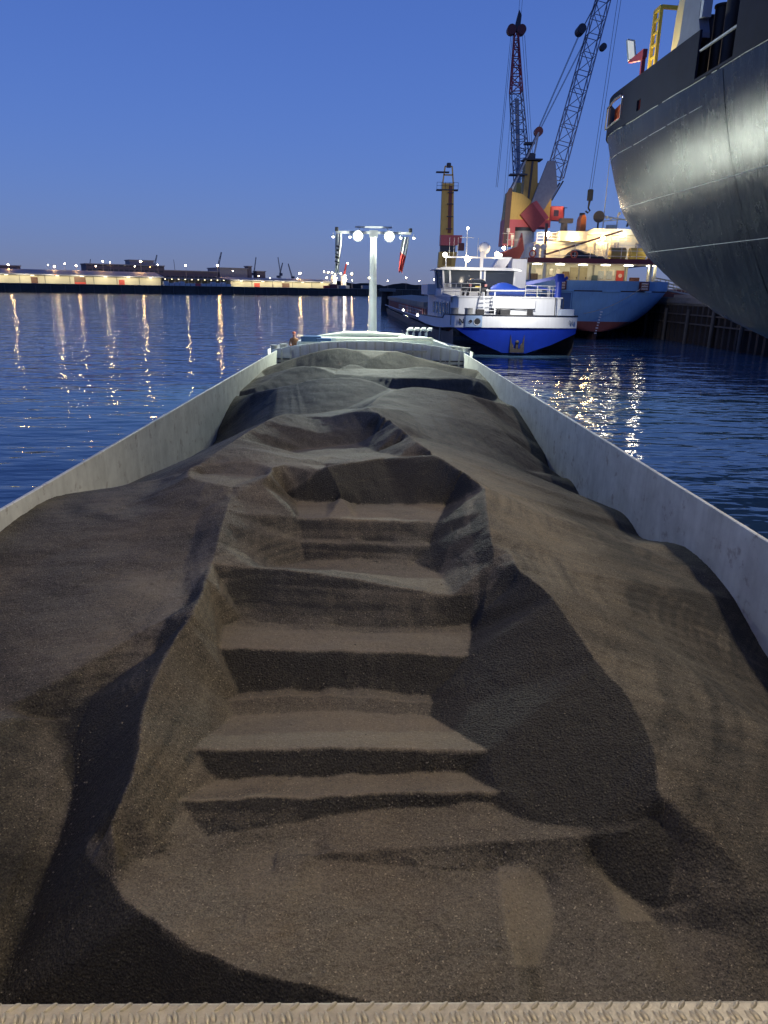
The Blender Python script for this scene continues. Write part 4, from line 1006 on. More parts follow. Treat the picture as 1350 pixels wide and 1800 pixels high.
for a, b in zip(posts[:-1], posts[1:]):
    if abs(a[0]-b[0]) < 0.6 and abs(a[1]-b[1]) < 0.6: continue
    q = MB(); q.add([(a[0]*0.96, a[1]+0.14, 5.8), (b[0]*0.96, b[1]+0.14, 5.8), (b[0]*0.99, b[1]+0.03, 7.5), (a[0]*0.99, a[1]+0.03, 7.5)], [(0, 1, 2, 3)])
    q.build('window_pane', glass('wheel_pane', (0.05, 0.06, 0.08), 0.03), v2)
q = MB(); q.span((-6.4, 14, 5.12), (-1.0, 20, 6.2)); q.build('forward_cabin', M_vwht, v2)
# roof gear: dome, light mast, antennas, funnels
q = MB(); q.bar((-1.65, 9, 7.7), (-1.65, 9, 9.25), 0.28); q.ball((-1.35, 9.5, 9.65), 0.58, 16, 10); q.cyl((-1.35, 9.5, 8.8), (-1.35, 9.5, 9.3), 0.2, n=10); q.build('satellite_dome', M_vwht, v2)
q = MB(); q.bar((-5.3, 9.2, 8.75), (1.1, 9.2, 8.75), 0.13); q.cyl((-5.2, 9.2, 7.6), (-5.2, 9.2, 8.9), 0.05, n=6); q.cyl((-3.2, 9.2, 7.7), (-3.2, 9.2, 11.4), 0.07, 0.04, n=6); q.bar((-3.9, 9.2, 10.6), (-2.5, 9.2, 10.6), 0.05); q.build('light_mast', M_vwht, v2)
for x in (-4.85, -4.4, -4.0, -2.0):
    q = MB(); q.cyl((x, 9.6, 8.8), (x, 9.6, 10.6), 0.02, n=5); q.build('whip_antenna', M_rail, v2)
M_warm = glow('warm_bulb', (1.0, 0.70, 0.34), 40.0)
M_cool = glow('cool_bulb', (1.0, 0.95, 0.82), 25.0)
for x, z, r, mm in ((-5.35, 8.95, 0.22, M_cool), (-3.1, 8.6, 0.27, M_warm), (-0.15, 9.1, 0.22, M_warm), (0.2, 9.0, 0.16, M_cool), (-3.2, 11.45, 0.12, M_cool)):
    q = MB(); q.ball((x, 9.0, z), r, 12, 8); q.build('deck_lamp', mm, v2)
q = MB(); q.prism([(0.2, 7.7), (1.5, 7.7), (2.3, 9.0), (1.0, 9.0)], 'y', 13, 14.5); q.prism([(2.6, 5.1), (4.2, 5.1), (4.2, 8.9), (2.6, 8.9)], 'y', 14, 16); q.build('funnel', M_vwht, v2)
# blue davit crane
q = MB(); q.cyl((4.35, 2.3, 5.1), (4.35, 2.3, 6.5), 0.33, 0.30, 12); q.cbox((4.4, 2.3, 6.85), (0.75, 0.6, 0.7), 0.1); q.bar((4.3, 2.6, 6.9), (1.6, 3.4, 6.3), 0.3); q.bar((1.6, 3.4, 6.3), (4.0, 3.1, 5.7), 0.18); q.cyl((4.7, 2.2, 6.6), (5.1, 2.2, 6.9), 0.14, n=8); q.build('davit', mat('davit_blue', (0.02, 0.05, 0.35), 0.45), v2)
q = MB(); q.bar((4.0, 1.6, 2.7), (4.0, 1.7, 5.1), 0.06); q.bar((4.75, 1.6, 2.7), (4.75, 1.7, 5.1), 0.06); q.build('davit_leg', M_dark, v2)
# hold coaming, side panels and hatch covers going away
q = MB(); q.span((-5.0, 26, 1.6), (4.9, 98, 3.55)); hold = q.build('hold_coaming', mat('hold_grey', (0.20, 0.19, 0.20), 0.6, streak=0.3), v2)
for i in range(26):
    q = MB(); q.box((-5.06, 27+2.7*i, 2.65), (0.1, 1.5, 1.3)); q.build('side_panel', mat('oxide_panel', (0.36, 0.08, 0.06), 0.6, rust=0.4), hold)
for i in range(8):
    q = MB(); q.prism([(-5.3, 3.56), (5.2, 3.56), (5.2, 4.1), (0, 4.5), (-5.3, 4.1)], 'y', 27+8.9*i, 35.6+8.9*i); q.build('hatch_cover', mat('cover_olive', (0.28, 0.25, 0.19), 0.6, var=0.15, streak=0.2), v2)
q = MB(); q.bar((-5.75, 26, 2.3), (-5.75, 98, 2.3), 0.12); q.build('gunwale', M_vwht, v2)
railing(v2, [(-5.6, 26, 2.2), (-5.6, 62, 2.2)], 0.95, 2.0, 0.03, 2)
for y in (30, 52): 
    q = MB(); q.ball((-5.7, y, 2.45), 0.14, 8, 6); q.build('deck_lamp', M_cool, v2)
q = MB(); q.cyl((-5.9, 6.5, 0.3), (-5.9, 6.5, 2.3), 0.10, n=8); q.build('rope_fender', M_rope, v2)
_a = R(2.4)
def v2w(x, y, z): return (13.0+x*math.cos(_a)-y*math.sin(_a), 66+x*math.sin(_a)+y*math.cos(_a), z)
lamp('vessel_deck_light', 'POINT', v2w(-3.0, 4.0, 8.3), 700, (1.0, 0.88, 0.68), 0.25)
lamp('vessel_stern_light', 'SPOT', v2w(0.0, -3.5, 6.9), 2600, (1.0, 0.96, 0.88), 0.25, v2w(0, 1.5, 3.2), 110, 0.6)

# car on the aft deck
car = thing('parked_car', 'dark hatchback parked on the aft deck of the blue and white vessel', 'car', v2w(-3.0, 3.0, 5.13), R(2.4))
M_car = mat('car_paint', (0.02, 0.022, 0.03), 0.22, 0.3, 0.05)
prof = [(0, 0.35), (-0.02, 0.75), (0.08, 0.95), (0.55, 1.42), (1.1, 1.52), (2.2, 1.46), (2.95, 1.0), (3.95, 0.82), (4.15, 0.6), (4.15, 0.35)]
rows = []
for t in (-1, -0.93, -0.72, 0, 0.72, 0.93, 1):
    hs = 1.0 if abs(t) < 0.8 else (0.97 if abs(t) < 0.97 else 0.86)
    rows.append([(t*0.9*(1.0-0.16*max(0, (z-0.9))/0.6), y, 0.35+(z-0.35)*hs) for y, z in prof])
q = MB(); q.sheet(rows, smooth=True)
q.add(rows[0], [tuple(range(10))]); q.add(rows[-1], [tuple(range(10))]); q.build('body', M_car, car)
q = MB(); q.add([(-0.62, 0.28, 1.0+0.18), (0.62, 0.28, 1.18), (0.55, 0.52, 1.43), (-0.55, 0.52, 1.43)], [(0, 1, 2, 3)]); q.build('rear_window', glass('car_glass'), car, (0, -0.03, 0.02))
for s_ in (-1, 1):
    q = MB(); q.box((s_*0.72, 0.0, 0.95), (0.22, 0.12, 0.22)); q.build('tail_light', mat('tail_red', (0.3, 0.02, 0.02), 0.3), car)
    for y in (0.75, 3.3):
        q = MB(); q.cyl((s_*0.72, y, 0.33), (s_*0.92, y, 0.33), 0.33, n=18); wh = q.build('wheel', M_dark, car)
        q = MB(); q.cyl((s_*0.88, y, 0.33), (s_*0.935, y, 0.33), 0.2, n=14); q.build('rim', mat('rim_alloy', (0.5, 0.5, 0.5), 0.4, 0.6), wh)
q = MB(); q.box((0, -0.05, 0.52), (1.6, 0.14, 0.26)); q.build('rear_bumper', M_car, car)
q = MB(); q.box((0, -0.045, 0.82), (0.52, 0.03, 0.12)); q.build('number_plate', mat('plate_yellow', (0.62, 0.45, 0.05), 0.5), car)
# tender under blue cover
tb = thing('tender_boat', 'small boat under a bright blue tarpaulin on the aft deck', 'boat', v2w(0.3, 3.4, 5.13), R(2.4))
rows = []
for i in range(13):
    t = i/12; x = -2.1+4.4*t; w_ = 0.75*math.sin(math.pi*min(1, 0.12+0.88*t))**0.5+0.02; zt = 0.75+0.55*math.sin(math.pi*min(1, t*1.5))*(1-t)**0.4+0.05*math.sin(9*t)
    rows.append([(x, -w_, 0.42), (x, -w_*0.95, 0.62), (x, -w_*0.4, zt-0.08), (x, 0, zt), (x, w_*0.4, zt-0.08), (x, w_*0.95, 0.62), (x, w_, 0.42)])
q = MB(); q.sheet(rows); q.build('tarpaulin', mat('blue_tarp', (0.02, 0.07, 0.42), 0.5, bump=0.5, bscale=3), tb)
q = MB(); rows = []
for i in range(13):
    t = i/12; x = -2.1+4.4*t; w_ = 0.75*math.sin(math.pi*min(1, 0.12+0.88*t))**0.5+0.02
    rows.append([(x, -w_, 0.45), (x, -w_*0.6, 0.12), (x, 0, 0.05), (x, w_*0.6, 0.12), (x, w_, 0.45)])
q.sheet(rows); q.build('hull', mat('tender_hull', (0.05, 0.10, 0.4), 0.4), tb)
q = MB(); q.bar((-2.6, -0.85, 0.5), (2.6, -0.85, 0.55), 0.12); q.build('cradle', M_rail, tb)

# ------------------------------------------------------------------ blue coaster with brightly lit house
cs = thing('coaster', 'light blue sea-going coaster with brightly lit white superstructure', 'ship', (27.9, 90, 0), R(0.0))
M_cblue = mat('coaster_blue', (0.19, 0.36, 0.56), 0.42, var=0.10, scale=0.5, streak=0.18)
M_boot = mat('boot_red', (0.26, 0.075, 0.055), 0.55, var=0.15, scale=0.6, streak=0.2)
M_maroon = mat('maroon', (0.16, 0.03, 0.03), 0.5)
def st_x(z): return 9.0*min(1.0, max(0.0, (z-0.95)/5.0))**0.36 if z > 0.95 else 0.0
def stern_rows(z0, z1, n, y_of):
    rows = []
    for k in range(n+1):
        z = z0+(z1-z0)*k/n; w_ = max(0.15, st_x(z)); row = []
        for i in range(41):
            t = -1+2*i/40
            row.append((w_*math.copysign(abs(t)**0.9, t), y_of(z)+2.2*abs(t)**4.0, z))
        rows.append([(-w_*1.005, 80, z)]+row+[(w_*1.005, 80, z)])
    return rows
ysl = lambda z: 0.55*(7-z)/6
q = MB(); q.sheet(stern_rows(1.0, 2.2, 8, ysl)); q.build('boot_topping', M_boot, cs)
q = MB(); q.sheet(stern_rows(2.2, 5.72, 14, ysl)); hullb = q.build('hull', M_cblue, cs)
q = MB(); q.sheet(stern_rows(5.86, 7.0, 4, ysl)); bw2 = q.build('stern_bulwark', M_cblue, cs)
q = MB(); rr_ = stern_rows(5.72, 5.86, 1, lambda z: ysl(z)+0.12); q.sheet(rr_); q.build('freeing_slot', mat('slot_dark', (0.05, 0.03, 0.03), 0.7), cs)
for x0, x1 in ((-8.4, -8.0), (-6.0, -3.3), (0.2, 2.4), (5.4, 6.2)):
    q = MB(); q.box(((x0+x1)/2, 0.06, 5.79), (x1-x0, 0.16, 0.16)); q.build('slot_bridge', M_cblue, cs)
q = MB(); q.sheet([[(x, y+0.25, z) for x, y, z in r_] for r_ in stern_rows(-0.8, 1.0, 2, lambda z: 3.0-0.6*z)]); q.build('underwater_hull', mat('boot_dark', (0.06, 0.025, 0.02), 0.6), cs)
q = MB(); q.prism([(-0.25, -0.6), (0.25, -0.6), (0.2, 1.4), (-0.2, 1.4)], 'y', 0.8, 3.2); q.build('rudder', mat('boot_dark', (0.06, 0.025, 0.02)), cs)
q = MB(); q.box((-5.4, 0.16, 4.1), (3.6, 0.3, 2.9)); q.build('anchor_pocket', mat('pocket_blue', (0.055, 0.12, 0.26), 0.6, rust=0.4), cs)
q = MB(); q.bar((-7.25, -0.02, 5.6), (-3.55, -0.02, 5.6), 0.09); q.bar((-3.55, 0.02, 2.7), (-3.55, 0.0, 5.6), 0.09); q.build('pocket_rim', M_cblue, cs)
q = anchor_mb((-5.8, 3.4), 1.5, 0.0); q.build('anchor', mat('rusty_iron2', (0.13, 0.10, 0.08), 0.85, rust=0.8), cs)
q = MB(); q.box((-5.7, 0.155, 2.85), (1.3, 0.24, 0.9)); q.build('rust_stain_plate', mat('rust_stain', (0.16, 0.12, 0.07), 0.7, rust=0.9), cs)
for x in (-4.9, 5.2):
    q = MB(); q.box((x, -0.02, 6.42), (1.15, 0.34, 1.02)); o = q.build('mooring_opening', mat('opening_red', (0.12, 0.03, 0.025), 0.7), cs)
    for k in range(3):
        q = MB(); q.cyl((x-0.38, -0.24, 6.1+0.3*k), (x+0.38, -0.24, 6.1+0.3*k), 0.12, n=10); q.build('roller', mat('roller_cream', (0.6, 0.45, 0.35), 0.6), o)
for k in range(9):
    z = 3.35-0.32*k; q = MB(); q.box((0.42-0.05*k, ysl(z)-0.02, z), (0.30 if k % 2 == 0 else 0.2, 0.03, 0.13)); q.build('draught_mark', mat('mark_white', (0.8, 0.8, 0.8), 0.5), cs)
q = MB(); rr_ = stern_rows(5.7, 5.71, 1, ysl)[0]; q.add(rr_, [tuple(range(len(rr_)))]); q.build('poop_deck', mat('deck_oxide', (0.2, 0.06, 0.05), 0.7), cs)
# lit deckhouse
M_cw = mat('house_cream', (0.72, 0.68, 0.52), 0.5, var=0.08, scale=0.8, streak=0.12)
q = MB(); q.span((-7.2, 7.0, 5.7), (5.4, 20, 9.0)); q.build('deckhouse', M_cw, cs)
for x, w_, z, h_, mm in ((-6.2, 0.9, 8.1, 0.8, 'pane'), (-4.6, 0.5, 8.1, 0.8, 'pane'), (-3.7, 0.5, 8.1, 0.8, 'pane'), (3.3, 0.7, 8.1, 0.7, 'pane'), (2.2, 0.7, 8.1, 0.7, 'pane')):
    pane_box(cs, (x, 6.95, z), (w_, 0.14, h_), lit_glass(), fm=M_cw)
for x in (-1.6, -0.4):
    q = MB(); q.box((x, 6.93, 7.4), (1.0, 0.1, 2.6)); d_ = q.build('door', mat('door_cream', (0.45, 0.38, 0.22), 0.5), cs)
    q = MB(); q.box((x+0.35, 6.86, 7.4), (0.08, 0.06, 0.2)); q.build('handle', M_dark, d_)
q = MB(); q.box((4.4, 6.9, 7.75), (0.95, 0.2, 1.3)); o = q.build('fire_cabinet', mat('fire_red', (0.55, 0.05, 0.03), 0.5), cs)
q = MB(); q.cyl((4.4, 6.78, 7.75), (4.4, 6.81, 7.75), 0.25, n=14); q.build('cabinet_badge', mat('badge_cream', (0.7, 0.5, 0.4), 0.5), o)
for x in (1.9, 3.0):
    q = MB(); q.box((x, 6.9, 7.8), (0.75, 0.06, 1.0)); q.build('notice_board', mat('notice', (0.5, 0.52, 0.48), 0.6, var=0.4, scale=9), cs)
for x in (-8.1, -6.6, 6.6, 7.4, 8.2):
    q = MB(); q.bar((x, 2.2 if abs(x) < 7 else 5.0, 5.7), (x, 2.2 if abs(x) < 7 else 5.0, 9.0), 0.28); q.build('deck_pillar', M_cw, cs)
# boat deck with maroon edge
q = MB(); q.prism([(-8.9, 1.6), (8.4, 1.6), (8.4, 22), (-8.9, 22)], 'z', 9.0, 9.25); q.build('boat_deck', M_wht2, cs)
q = MB(); q.box((-0.25, 1.56, 9.3), (17.3, 0.1, 0.55)); q.box((8.42, 10, 9.3), (0.1, 16, 0.55)); q.box((-8.95, 10, 9.3), (0.1, 16, 0.55)); q.build('deck_edge', M_maroon, cs)
railing(cs, [(-8.8, 1.8, 9.25), (8.3, 1.8, 9.25), (8.3, 12, 9.25)], 1.9, 1.9, 0.035, 3)
# gear on the boat deck
q = MB(); rows = []
for i in range(11):
    t = i/10; x = -3.9+4.3*t; h_ = 0.45+1.15*math.sin(math.pi*t)**0.6*(0.8+0.2*math.sin(7*t)); rows.append([(x, 3.0, 9.3), (x, 3.15, 9.3+h_*0.7), (x, 3.9, 9.3+h_), (x, 4.6, 9.3+h_*0.7), (x, 4.8, 9.3)])
q.sheet(rows); q.build('covered_boat', mat('black_cover', (0.025, 0.022, 0.02), 0.7, bump=0.5, bscale=4), cs)
for x, mm in ((2.8, mat('olive_raft', (0.30, 0.22, 0.06), 0.5)), (5.3, mat('mustard_raft', (0.48, 0.34, 0.05), 0.5))):
    q = MB(); q.cyl((x-0.95, 4, 10.3), (x+0.95, 4, 10.3), 0.72, n=16); q.box((x, 4, 9.45), (1.4, 0.9, 0.4)); q.build('life_raft', mm, cs)
q = MB(); q.ball((0.6, 3.6, 9.55), 0.6, 12, 6, 0.7, -0.3); q.build('rope_coil', M_dark, cs)
q = MB(); q.ball((7.3, 4.0, 9.6), 0.75, 12, 6, 0.8, -0.3); q.build('covered_winch', mat('brown_cover', (0.10, 0.06, 0.05), 0.7), cs)
for x in (-8.2, -7.4, -6.6):
    q = MB(); q.cyl((x, 3.5, 9.25), (x, 3.5, 10.7), 0.3, n=12); q.ball((x, 3.4, 10.9), 0.42, 12, 8, 0.9); q.build('ventilator', M_rail, cs)
q = MB(); q.prism([(-11.2, 9.3), (-8.6, 9.3), (-7.9, 10.8), (-8.3, 12.9), (-8.8, 11.2), (-11.0, 10.4)], 'y', 9, 9.8); q.build('stores_crane', M_maroon, cs)
q = MB(); q.bar((-6.4, 3.2, 10.0), (3.2, 4.2, 13.0), 0.22); q.build('derrick_boom', mat('boom_brown', (0.12, 0.06, 0.05), 0.6), cs)
q = MB(); q.bar((-6.5, 3.3, 9.25), (-6.5, 3.3, 13.6), 0.3); q.build('derrick_post', mat('boom_brown', (0.12, 0.06, 0.05)), cs)
# upper house and wheelhouse
q = MB(); q.span((-8.6, 9, 9.25), (-4.8, 16, 11.9)); q.span((-4.8, 10, 9.25), (4.8, 20, 12.0)); q.build('upper_house', M_cw, cs)
q = MB(); q.span((-5.6, 8.7, 12.0), (-2.0, 15, 13.2)); q.span((-1.6, 12, 12.0), (6.2, 20, 13.0)); q.build('bridge_house', M_cw, cs)
q = MB(); q.prism([(-2.2, 13.0), (7.4, 13.0), (7.4, 13.3), (4.0, 13.75), (-0.6, 13.75)], 'y', 11, 21); q.build('bridge_roof', M_cw, cs)
for i in range(5):
    pane_box(cs, (-4.2+1.55*i, 9.95, 10.9), (0.9, 0.12, 1.1), lit_glass(), fm=M_cw)
for i in range(3): pane_box(cs, (2.6+1.0*i, 11.95, 12.45), (0.75, 0.12, 0.6), lit_glass(), fm=M_cw)
q = MB(); q.span((-0.6, 9.8, 9.3), (2.6, 9.95, 12.0)); q.build('ventilation_grille', mat('grille', (0.30, 0.31, 0.32), 0.6), cs)
for i in range(7):
    q = MB(); q.box((-0.4+0.45*i, 9.74, 10.65), (0.06, 0.08, 2.6)); q.build('grille_bar', M_cw, cs)
q = MB(); q.prism([(-1.9, 13.6), (-1.1, 13.6), (-1.15, 15.2), (-1.35, 15.6), (-1.65, 15.6), (-1.85, 15.2)], 'y', 13, 15); q.build('funnel', mat('funnel_orange', (0.62, 0.17, 0.03), 0.5), cs)
q = MB(); q.cyl((-1.5, 14, 15.6), (-1.5, 14, 15.9), 0.38, n=12); q.build('funnel_cap', M_dark, cs)
q = MB(); q.cyl((-4.1, 13, 13.2), (-4.1, 13, 14.6), 0.5, 0.42, 10); q.box((-3.9, 13, 14.8), (1.7, 1.0, 0.55)); q.build('exhaust', mat('exhaust_grey', (0.07, 0.07, 0.08), 0.6), cs)
q = MB(); q.cyl((0.55, 13.0, 15.4), (0.55, 13.2, 15.4), 0.75, n=20); q.cyl((0.55, 13.2, 13.7), (0.55, 13.2, 15.4), 0.12, n=8); o = q.build('radar_dish', M_dark, cs); 
q = MB(); q.cyl((1.5, 14, 13.6), (1.5, 14, 24.5), 0.07, 0.03, 6); q.bar((0.9, 14, 15.6), (6.6, 14, 14.9), 0.16); q.bar((3.4, 14, 13.7), (3.4, 14, 15.8), 0.14); q.cyl((2.0, 14, 14.2), (3.2, 14, 14.2), 0.3, n=10); q.bar((1.2, 13.8, 14.9), (4.2, 13.8, 15.2), 0.12); q.build('radar_mast', M_cw, cs)
for x, z in ((1.8, 15.4), (2.4, 15.3), (3.5, 15.9), (4.4, 15.6)):
    q = MB(); q.ball((x, 13.7, z), 0.22, 10, 6); q.build('signal_lamp', mat('lamp_glass', (0.7, 0.65, 0.5), 0.3), cs)
q = MB(); q.prism([(4.3, 14.2), (4.6, 14.2), (5.1, 17.0)], 'y', 12.9, 13.0); q.build('flag_staff', M_dark, cs)
q = MB(); q.ball((6.4, 14, 11.3), 1.35, 20, 12); q.cyl((6.4, 14, 9.3), (6.4, 14, 10.4), 0.7, n=14); q.build('satellite_dome', mat('dome_white', (0.66, 0.64, 0.62), 0.4), cs)
for x, z in ((-9.0, 12.6), (-9.6, 13.4)):
    q = MB(); q.cyl((x, 12, 9.3), (x, 12, z), 0.06, n=6); q.bar((x-0.8, 12, z-0.4), (x+0.8, 12, z-0.4), 0.06); q.box((x, 12, z), (0.4, 0.3, 0.5)); q.build('navigation_post', M_rail, cs)
M_wl = glow('work_lamp', (1.0, 0.66, 0.28), 330.0); M_wl2 = glow('white_lamp', (1.0, 0.90, 0.66), 130.0)
CL = [(-7.3, 8.4, 12.75, 0.30, 0, 110), (-3.9, 8.5, 12.35, 0.22, 0, 60), (0.2, 9.2, 12.5, 0.26, 0, 80), (3.1, 10.0, 12.95, 0.18, 1, 80), (7.2, 3.2, 10.9, 0.2, 1, 80), (-6.3, 9.6, 11.1, 0.2, 0, 80), (-10.5, 9.5, 11.0, 0.2, 1, 100)]
for x, y, z, r, k, e in CL:
    q = MB(); q.ball((x, y, z), r, 12, 8); q.build('work_lamp', M_wl2 if k else M_wl, cs)
    lamp('work_light', 'POINT', (27.9+x+(2.2 if z > 11.5 else 0), 90+y-0.5, z), e, (1.0, 0.76, 0.44) if not k else (1.0, 0.93, 0.75), 0.3)
for i in range(6):
    x = -7.0+2.9*i; q = MB(); q.box((x, 4.6, 8.93), (1.1, 0.22, 0.1)); q.build('deck_tube_light', glow('tube_light', (1.0, 0.92, 0.70), 9.0), cs)
    lamp('deck_light', 'POINT', (27.9+x, 90+4.6, 8.6), 42, (1.0, 0.90, 0.62), 0.3)
# pipes, lockers, ladders and rails that break up the house
railing(cs, [(-4.7, 10.2, 12.0), (4.7, 10.2, 12.0)], 1.1, 1.1, 0.03, 3)
railing(cs, [(-8.5, 9.1, 11.9), (-5.7, 9.1, 11.9)], 1.1, 0.9, 0.03, 3)
for x, z0, z1 in ((-7.9, 9.3, 11.9), (-5.2, 9.3, 12.0), (4.9, 9.3, 12.0), (-1.0, 5.7, 9.0), (0.9, 5.7, 9.0), (5.0, 5.7, 9.0), (-5.4, 5.7, 9.0)):
    q = MB(); yy = 9.9 if z0 > 9 else 6.85; q.cyl((x, yy, z0), (x, yy, z1), 0.11, n=8); q.build('pipe', mat('pipe_grey', (0.28, 0.27, 0.24), 0.6), cs)
for x, w_, h_, c_ in ((-6.9, 0.9, 1.2, (0.08, 0.05, 0.04)), (-2.8, 0.8, 1.5, (0.20, 0.12, 0.06)), (1.0, 0.7, 1.1, (0.06, 0.09, 0.10)), (6.2, 1.2, 0.9, (0.12, 0.05, 0.04)), (-8.0, 0.8, 1.3, (0.25, 0.08, 0.05))):
    q = MB(); q.cbox((x, 6.5, 5.75+h_/2+0.9), (w_, 0.5, h_), 0.04); q.build('deck_locker', mat('locker_%d' % int(c_[0]*1000), c_, 0.6), cs)
for x, z in ((-3.2, 10.0), (6.4, 9.9), (-8.3, 10.0)):
    q = MB(); q.tube([(x+0.38*math.cos(a*math.pi/8), 1.72, z+0.38*math.sin(a*math.pi/8)) for a in range(17)], 0.085, 6); q.build('lifebuoy', M_org, cs)
q = MB()
for dx in (-0.4, 0.4): q.bar((4.2+dx, 7.5, 9.3), (6.2+dx, 9.6, 12.0), 0.09)
for i in range(8): q.bar((3.95+0.25*i, 7.65+0.26*i, 9.5+0.33*i), (4.75+0.25*i, 7.65+0.26*i, 9.5+0.33*i), 0.2, 0.05)
q.build('inclined_ladder', M_rail, cs)
UPP = ('upper_house', 'bridge_house', 'bridge_roof', 'ventilation_grille', 'grille_bar', 'funnel', 'exhaust', 'radar_', 'signal_lamp', 'flag_staff', 'satellite_dome', 'inclined_ladder')
for c in cs.children:
    n_ = c.name
    if n_.startswith(UPP) or (n_.startswith('window') and min(v.co.y for v in c.data.vertices) > 8) or (n_.startswith(('work_lamp', 'pipe', 'railing')) and min(v.co.y for v in c.data.vertices) > 8 and max(v.co.z for v in c.data.vertices) > 11.6): c.location.x += 2.2
lamp('vessel_side_light', 'SPOT', v2w(1.2, 6.0, 9.2), 1500, (1.0, 0.92, 0.80), 0.3, (28, 90, 4.0), 95, 0.6)
lamp('crane_fill_spot', 'SPOT', (29.5, 108, 15.2), 24000, (1.0, 0.90, 0.74), 0.4, (39, 190, 27), 34, 0.6)  # spots added to brighten the cranes, with no lamp fixture
lamp('crane_fill_spot', 'SPOT', (26.5, 108, 15.2), 120000, (1.0, 0.90, 0.74), 0.4, (29.5, 300, 30), 18, 0.6)
# mooring line between the two vessels and one from the coaster to the quay
def rope(name, a, b, sag, label):
    a, b = Vector(a), Vector(b); q = MB()
    q.tube([a.lerp(b, i/12)-Vector((0, 0, sag*4*(i/12)*(1-i/12))) for i in range(13)], 0.035, 5)
    return tag(q.build(name, M_rope), label, 'rope', 'mooring lines')
rope('mooring_rope', v2w(5.4, 0.6, 3.5), (22.0, 90.0, 5.0), 0.3, 'pale mooring rope from white vessel corner to the coaster anchor pocket')
rope('mooring_rope', (32.7, 89.7, 6.2), (25.5, 88.0, 3.2), 0.5, 'slack mooring rope across the light blue stern of the coaster')

# ------------------------------------------------------------------ quay on the right
M_conc = mat('quay_concrete', (0.20, 0.19, 0.17), 0.85, var=0.25, scale=0.5, streak=0.3, bump=0.2, bscale=6)
M_pile = mat('sheet_pile_steel', (0.045, 0.038, 0.034), 0.75, var=0.35, scale=0.8, streak=0.5, rust=0.4)
q = MB(); q.span((37.6, 10, 4.3), (230, 420, 5.2)); quay = q.build('quay', M_conc); tag(quay, 'dark concrete quay with sheet-pile front', None, kind='structure')
q = MB(); q.span((38.3, 10, -1), (39, 420, 4.3)); q.build('backing_wall', M_pile, quay)
q = MB(); q.span((37.3, 10, 4.55), (37.6, 420, 4.85)); q.build('waling_beam', M_conc, quay)
pm = MB(); pm.sheet([[(0.7, 0.0, z), (0.7, 0.35, z), (0.0, 0.55, z), (0.0, 1.0, z), (0.7, 1.2, z), (0.7, 1.4, z)] for z in (-1.0, 4.3)], smooth=False)
pme = pm.mesh('sheet_pile'); pme.materials.append(M_pile)
for i in range(70): shared('sheet_pile', pme, quay, (37.55, 50+1.4*i, 0))
for i in range(9):
    q = MB(); y = 60+6.5*i; q.cyl((37.2, y, -1), (37.25, y, 3.9), 0.22, n=8); q.build('fender_pile', mat('fender_wood', (0.11, 0.10, 0.085), 0.8, streak=0.4), quay)
for z in (3.3, 2.3):
    q = MB(); q.bar((37.45, 52, z), (37.45, 130, z), 0.16); q.build('waling_rail', mat('rail_rust', (0.10, 0.085, 0.07), 0.8), quay)
gw = thing('gangway', 'pale gangway with handrails sloping down from coaster to quay', 'gangway', (36.4, 96, 5.2), world=True)
q = MB(); q.prism([(36.2, 6.35), (43.0, 5.25), (43.0, 5.40), (36.2, 6.5)], 'y', 96, 97.1); q.build('walkway', mat('gangway_alu', (0.5, 0.48, 0.42), 0.5), gw)
for y in (96, 97.1):
    railing(gw, [(36.2, y, 6.5), (43, y, 5.4)], 1.15, 1.1, 0.05, 3, 'handrail', mat('gangway_cream', (0.55, 0.48, 0.30), 0.5))
q = MB(); q.span((37.8, 99, 5.2), (47, 106, 6.2)); o = q.build('hatch_stack', mat('hatch_oxide', (0.20, 0.07, 0.055), 0.7, rust=0.5)); tag(o, 'dark red steel pontoon lying on the quay beside the coaster', 'pontoon')
q = MB(); q.span((37.7, 70, 5.2), (60, 92, 5.55)); o = q.build('timber_platform', mat('platform_grey', (0.30, 0.27, 0.23), 0.8)); tag(o, 'low grey platform on the quay edge behind the dark hull', 'platform')

# mooring dolphin beyond the inland vessel
dl = thing('mooring_dolphin', 'dark mooring dolphin standing in the water left of the vessel bow', 'dolphin', (4.3, 196, 0), world=True)
for k, (dx, dy) in enumerate(((-1.0, 0), (0.9, 0.5), (0, 1.8))):
    q = MB(); q.cyl((4.3+dx, 196+dy, -1), (4.3+dx*0.8, 196+dy, 5.2), 0.75, n=12); q.build('pile', M_pile, dl)
q = MB(); q.cbox((4.3, 196.6, 5.4), (4.2, 4.2, 0.8), 0.1); q.build('pile_cap', M_conc, dl)

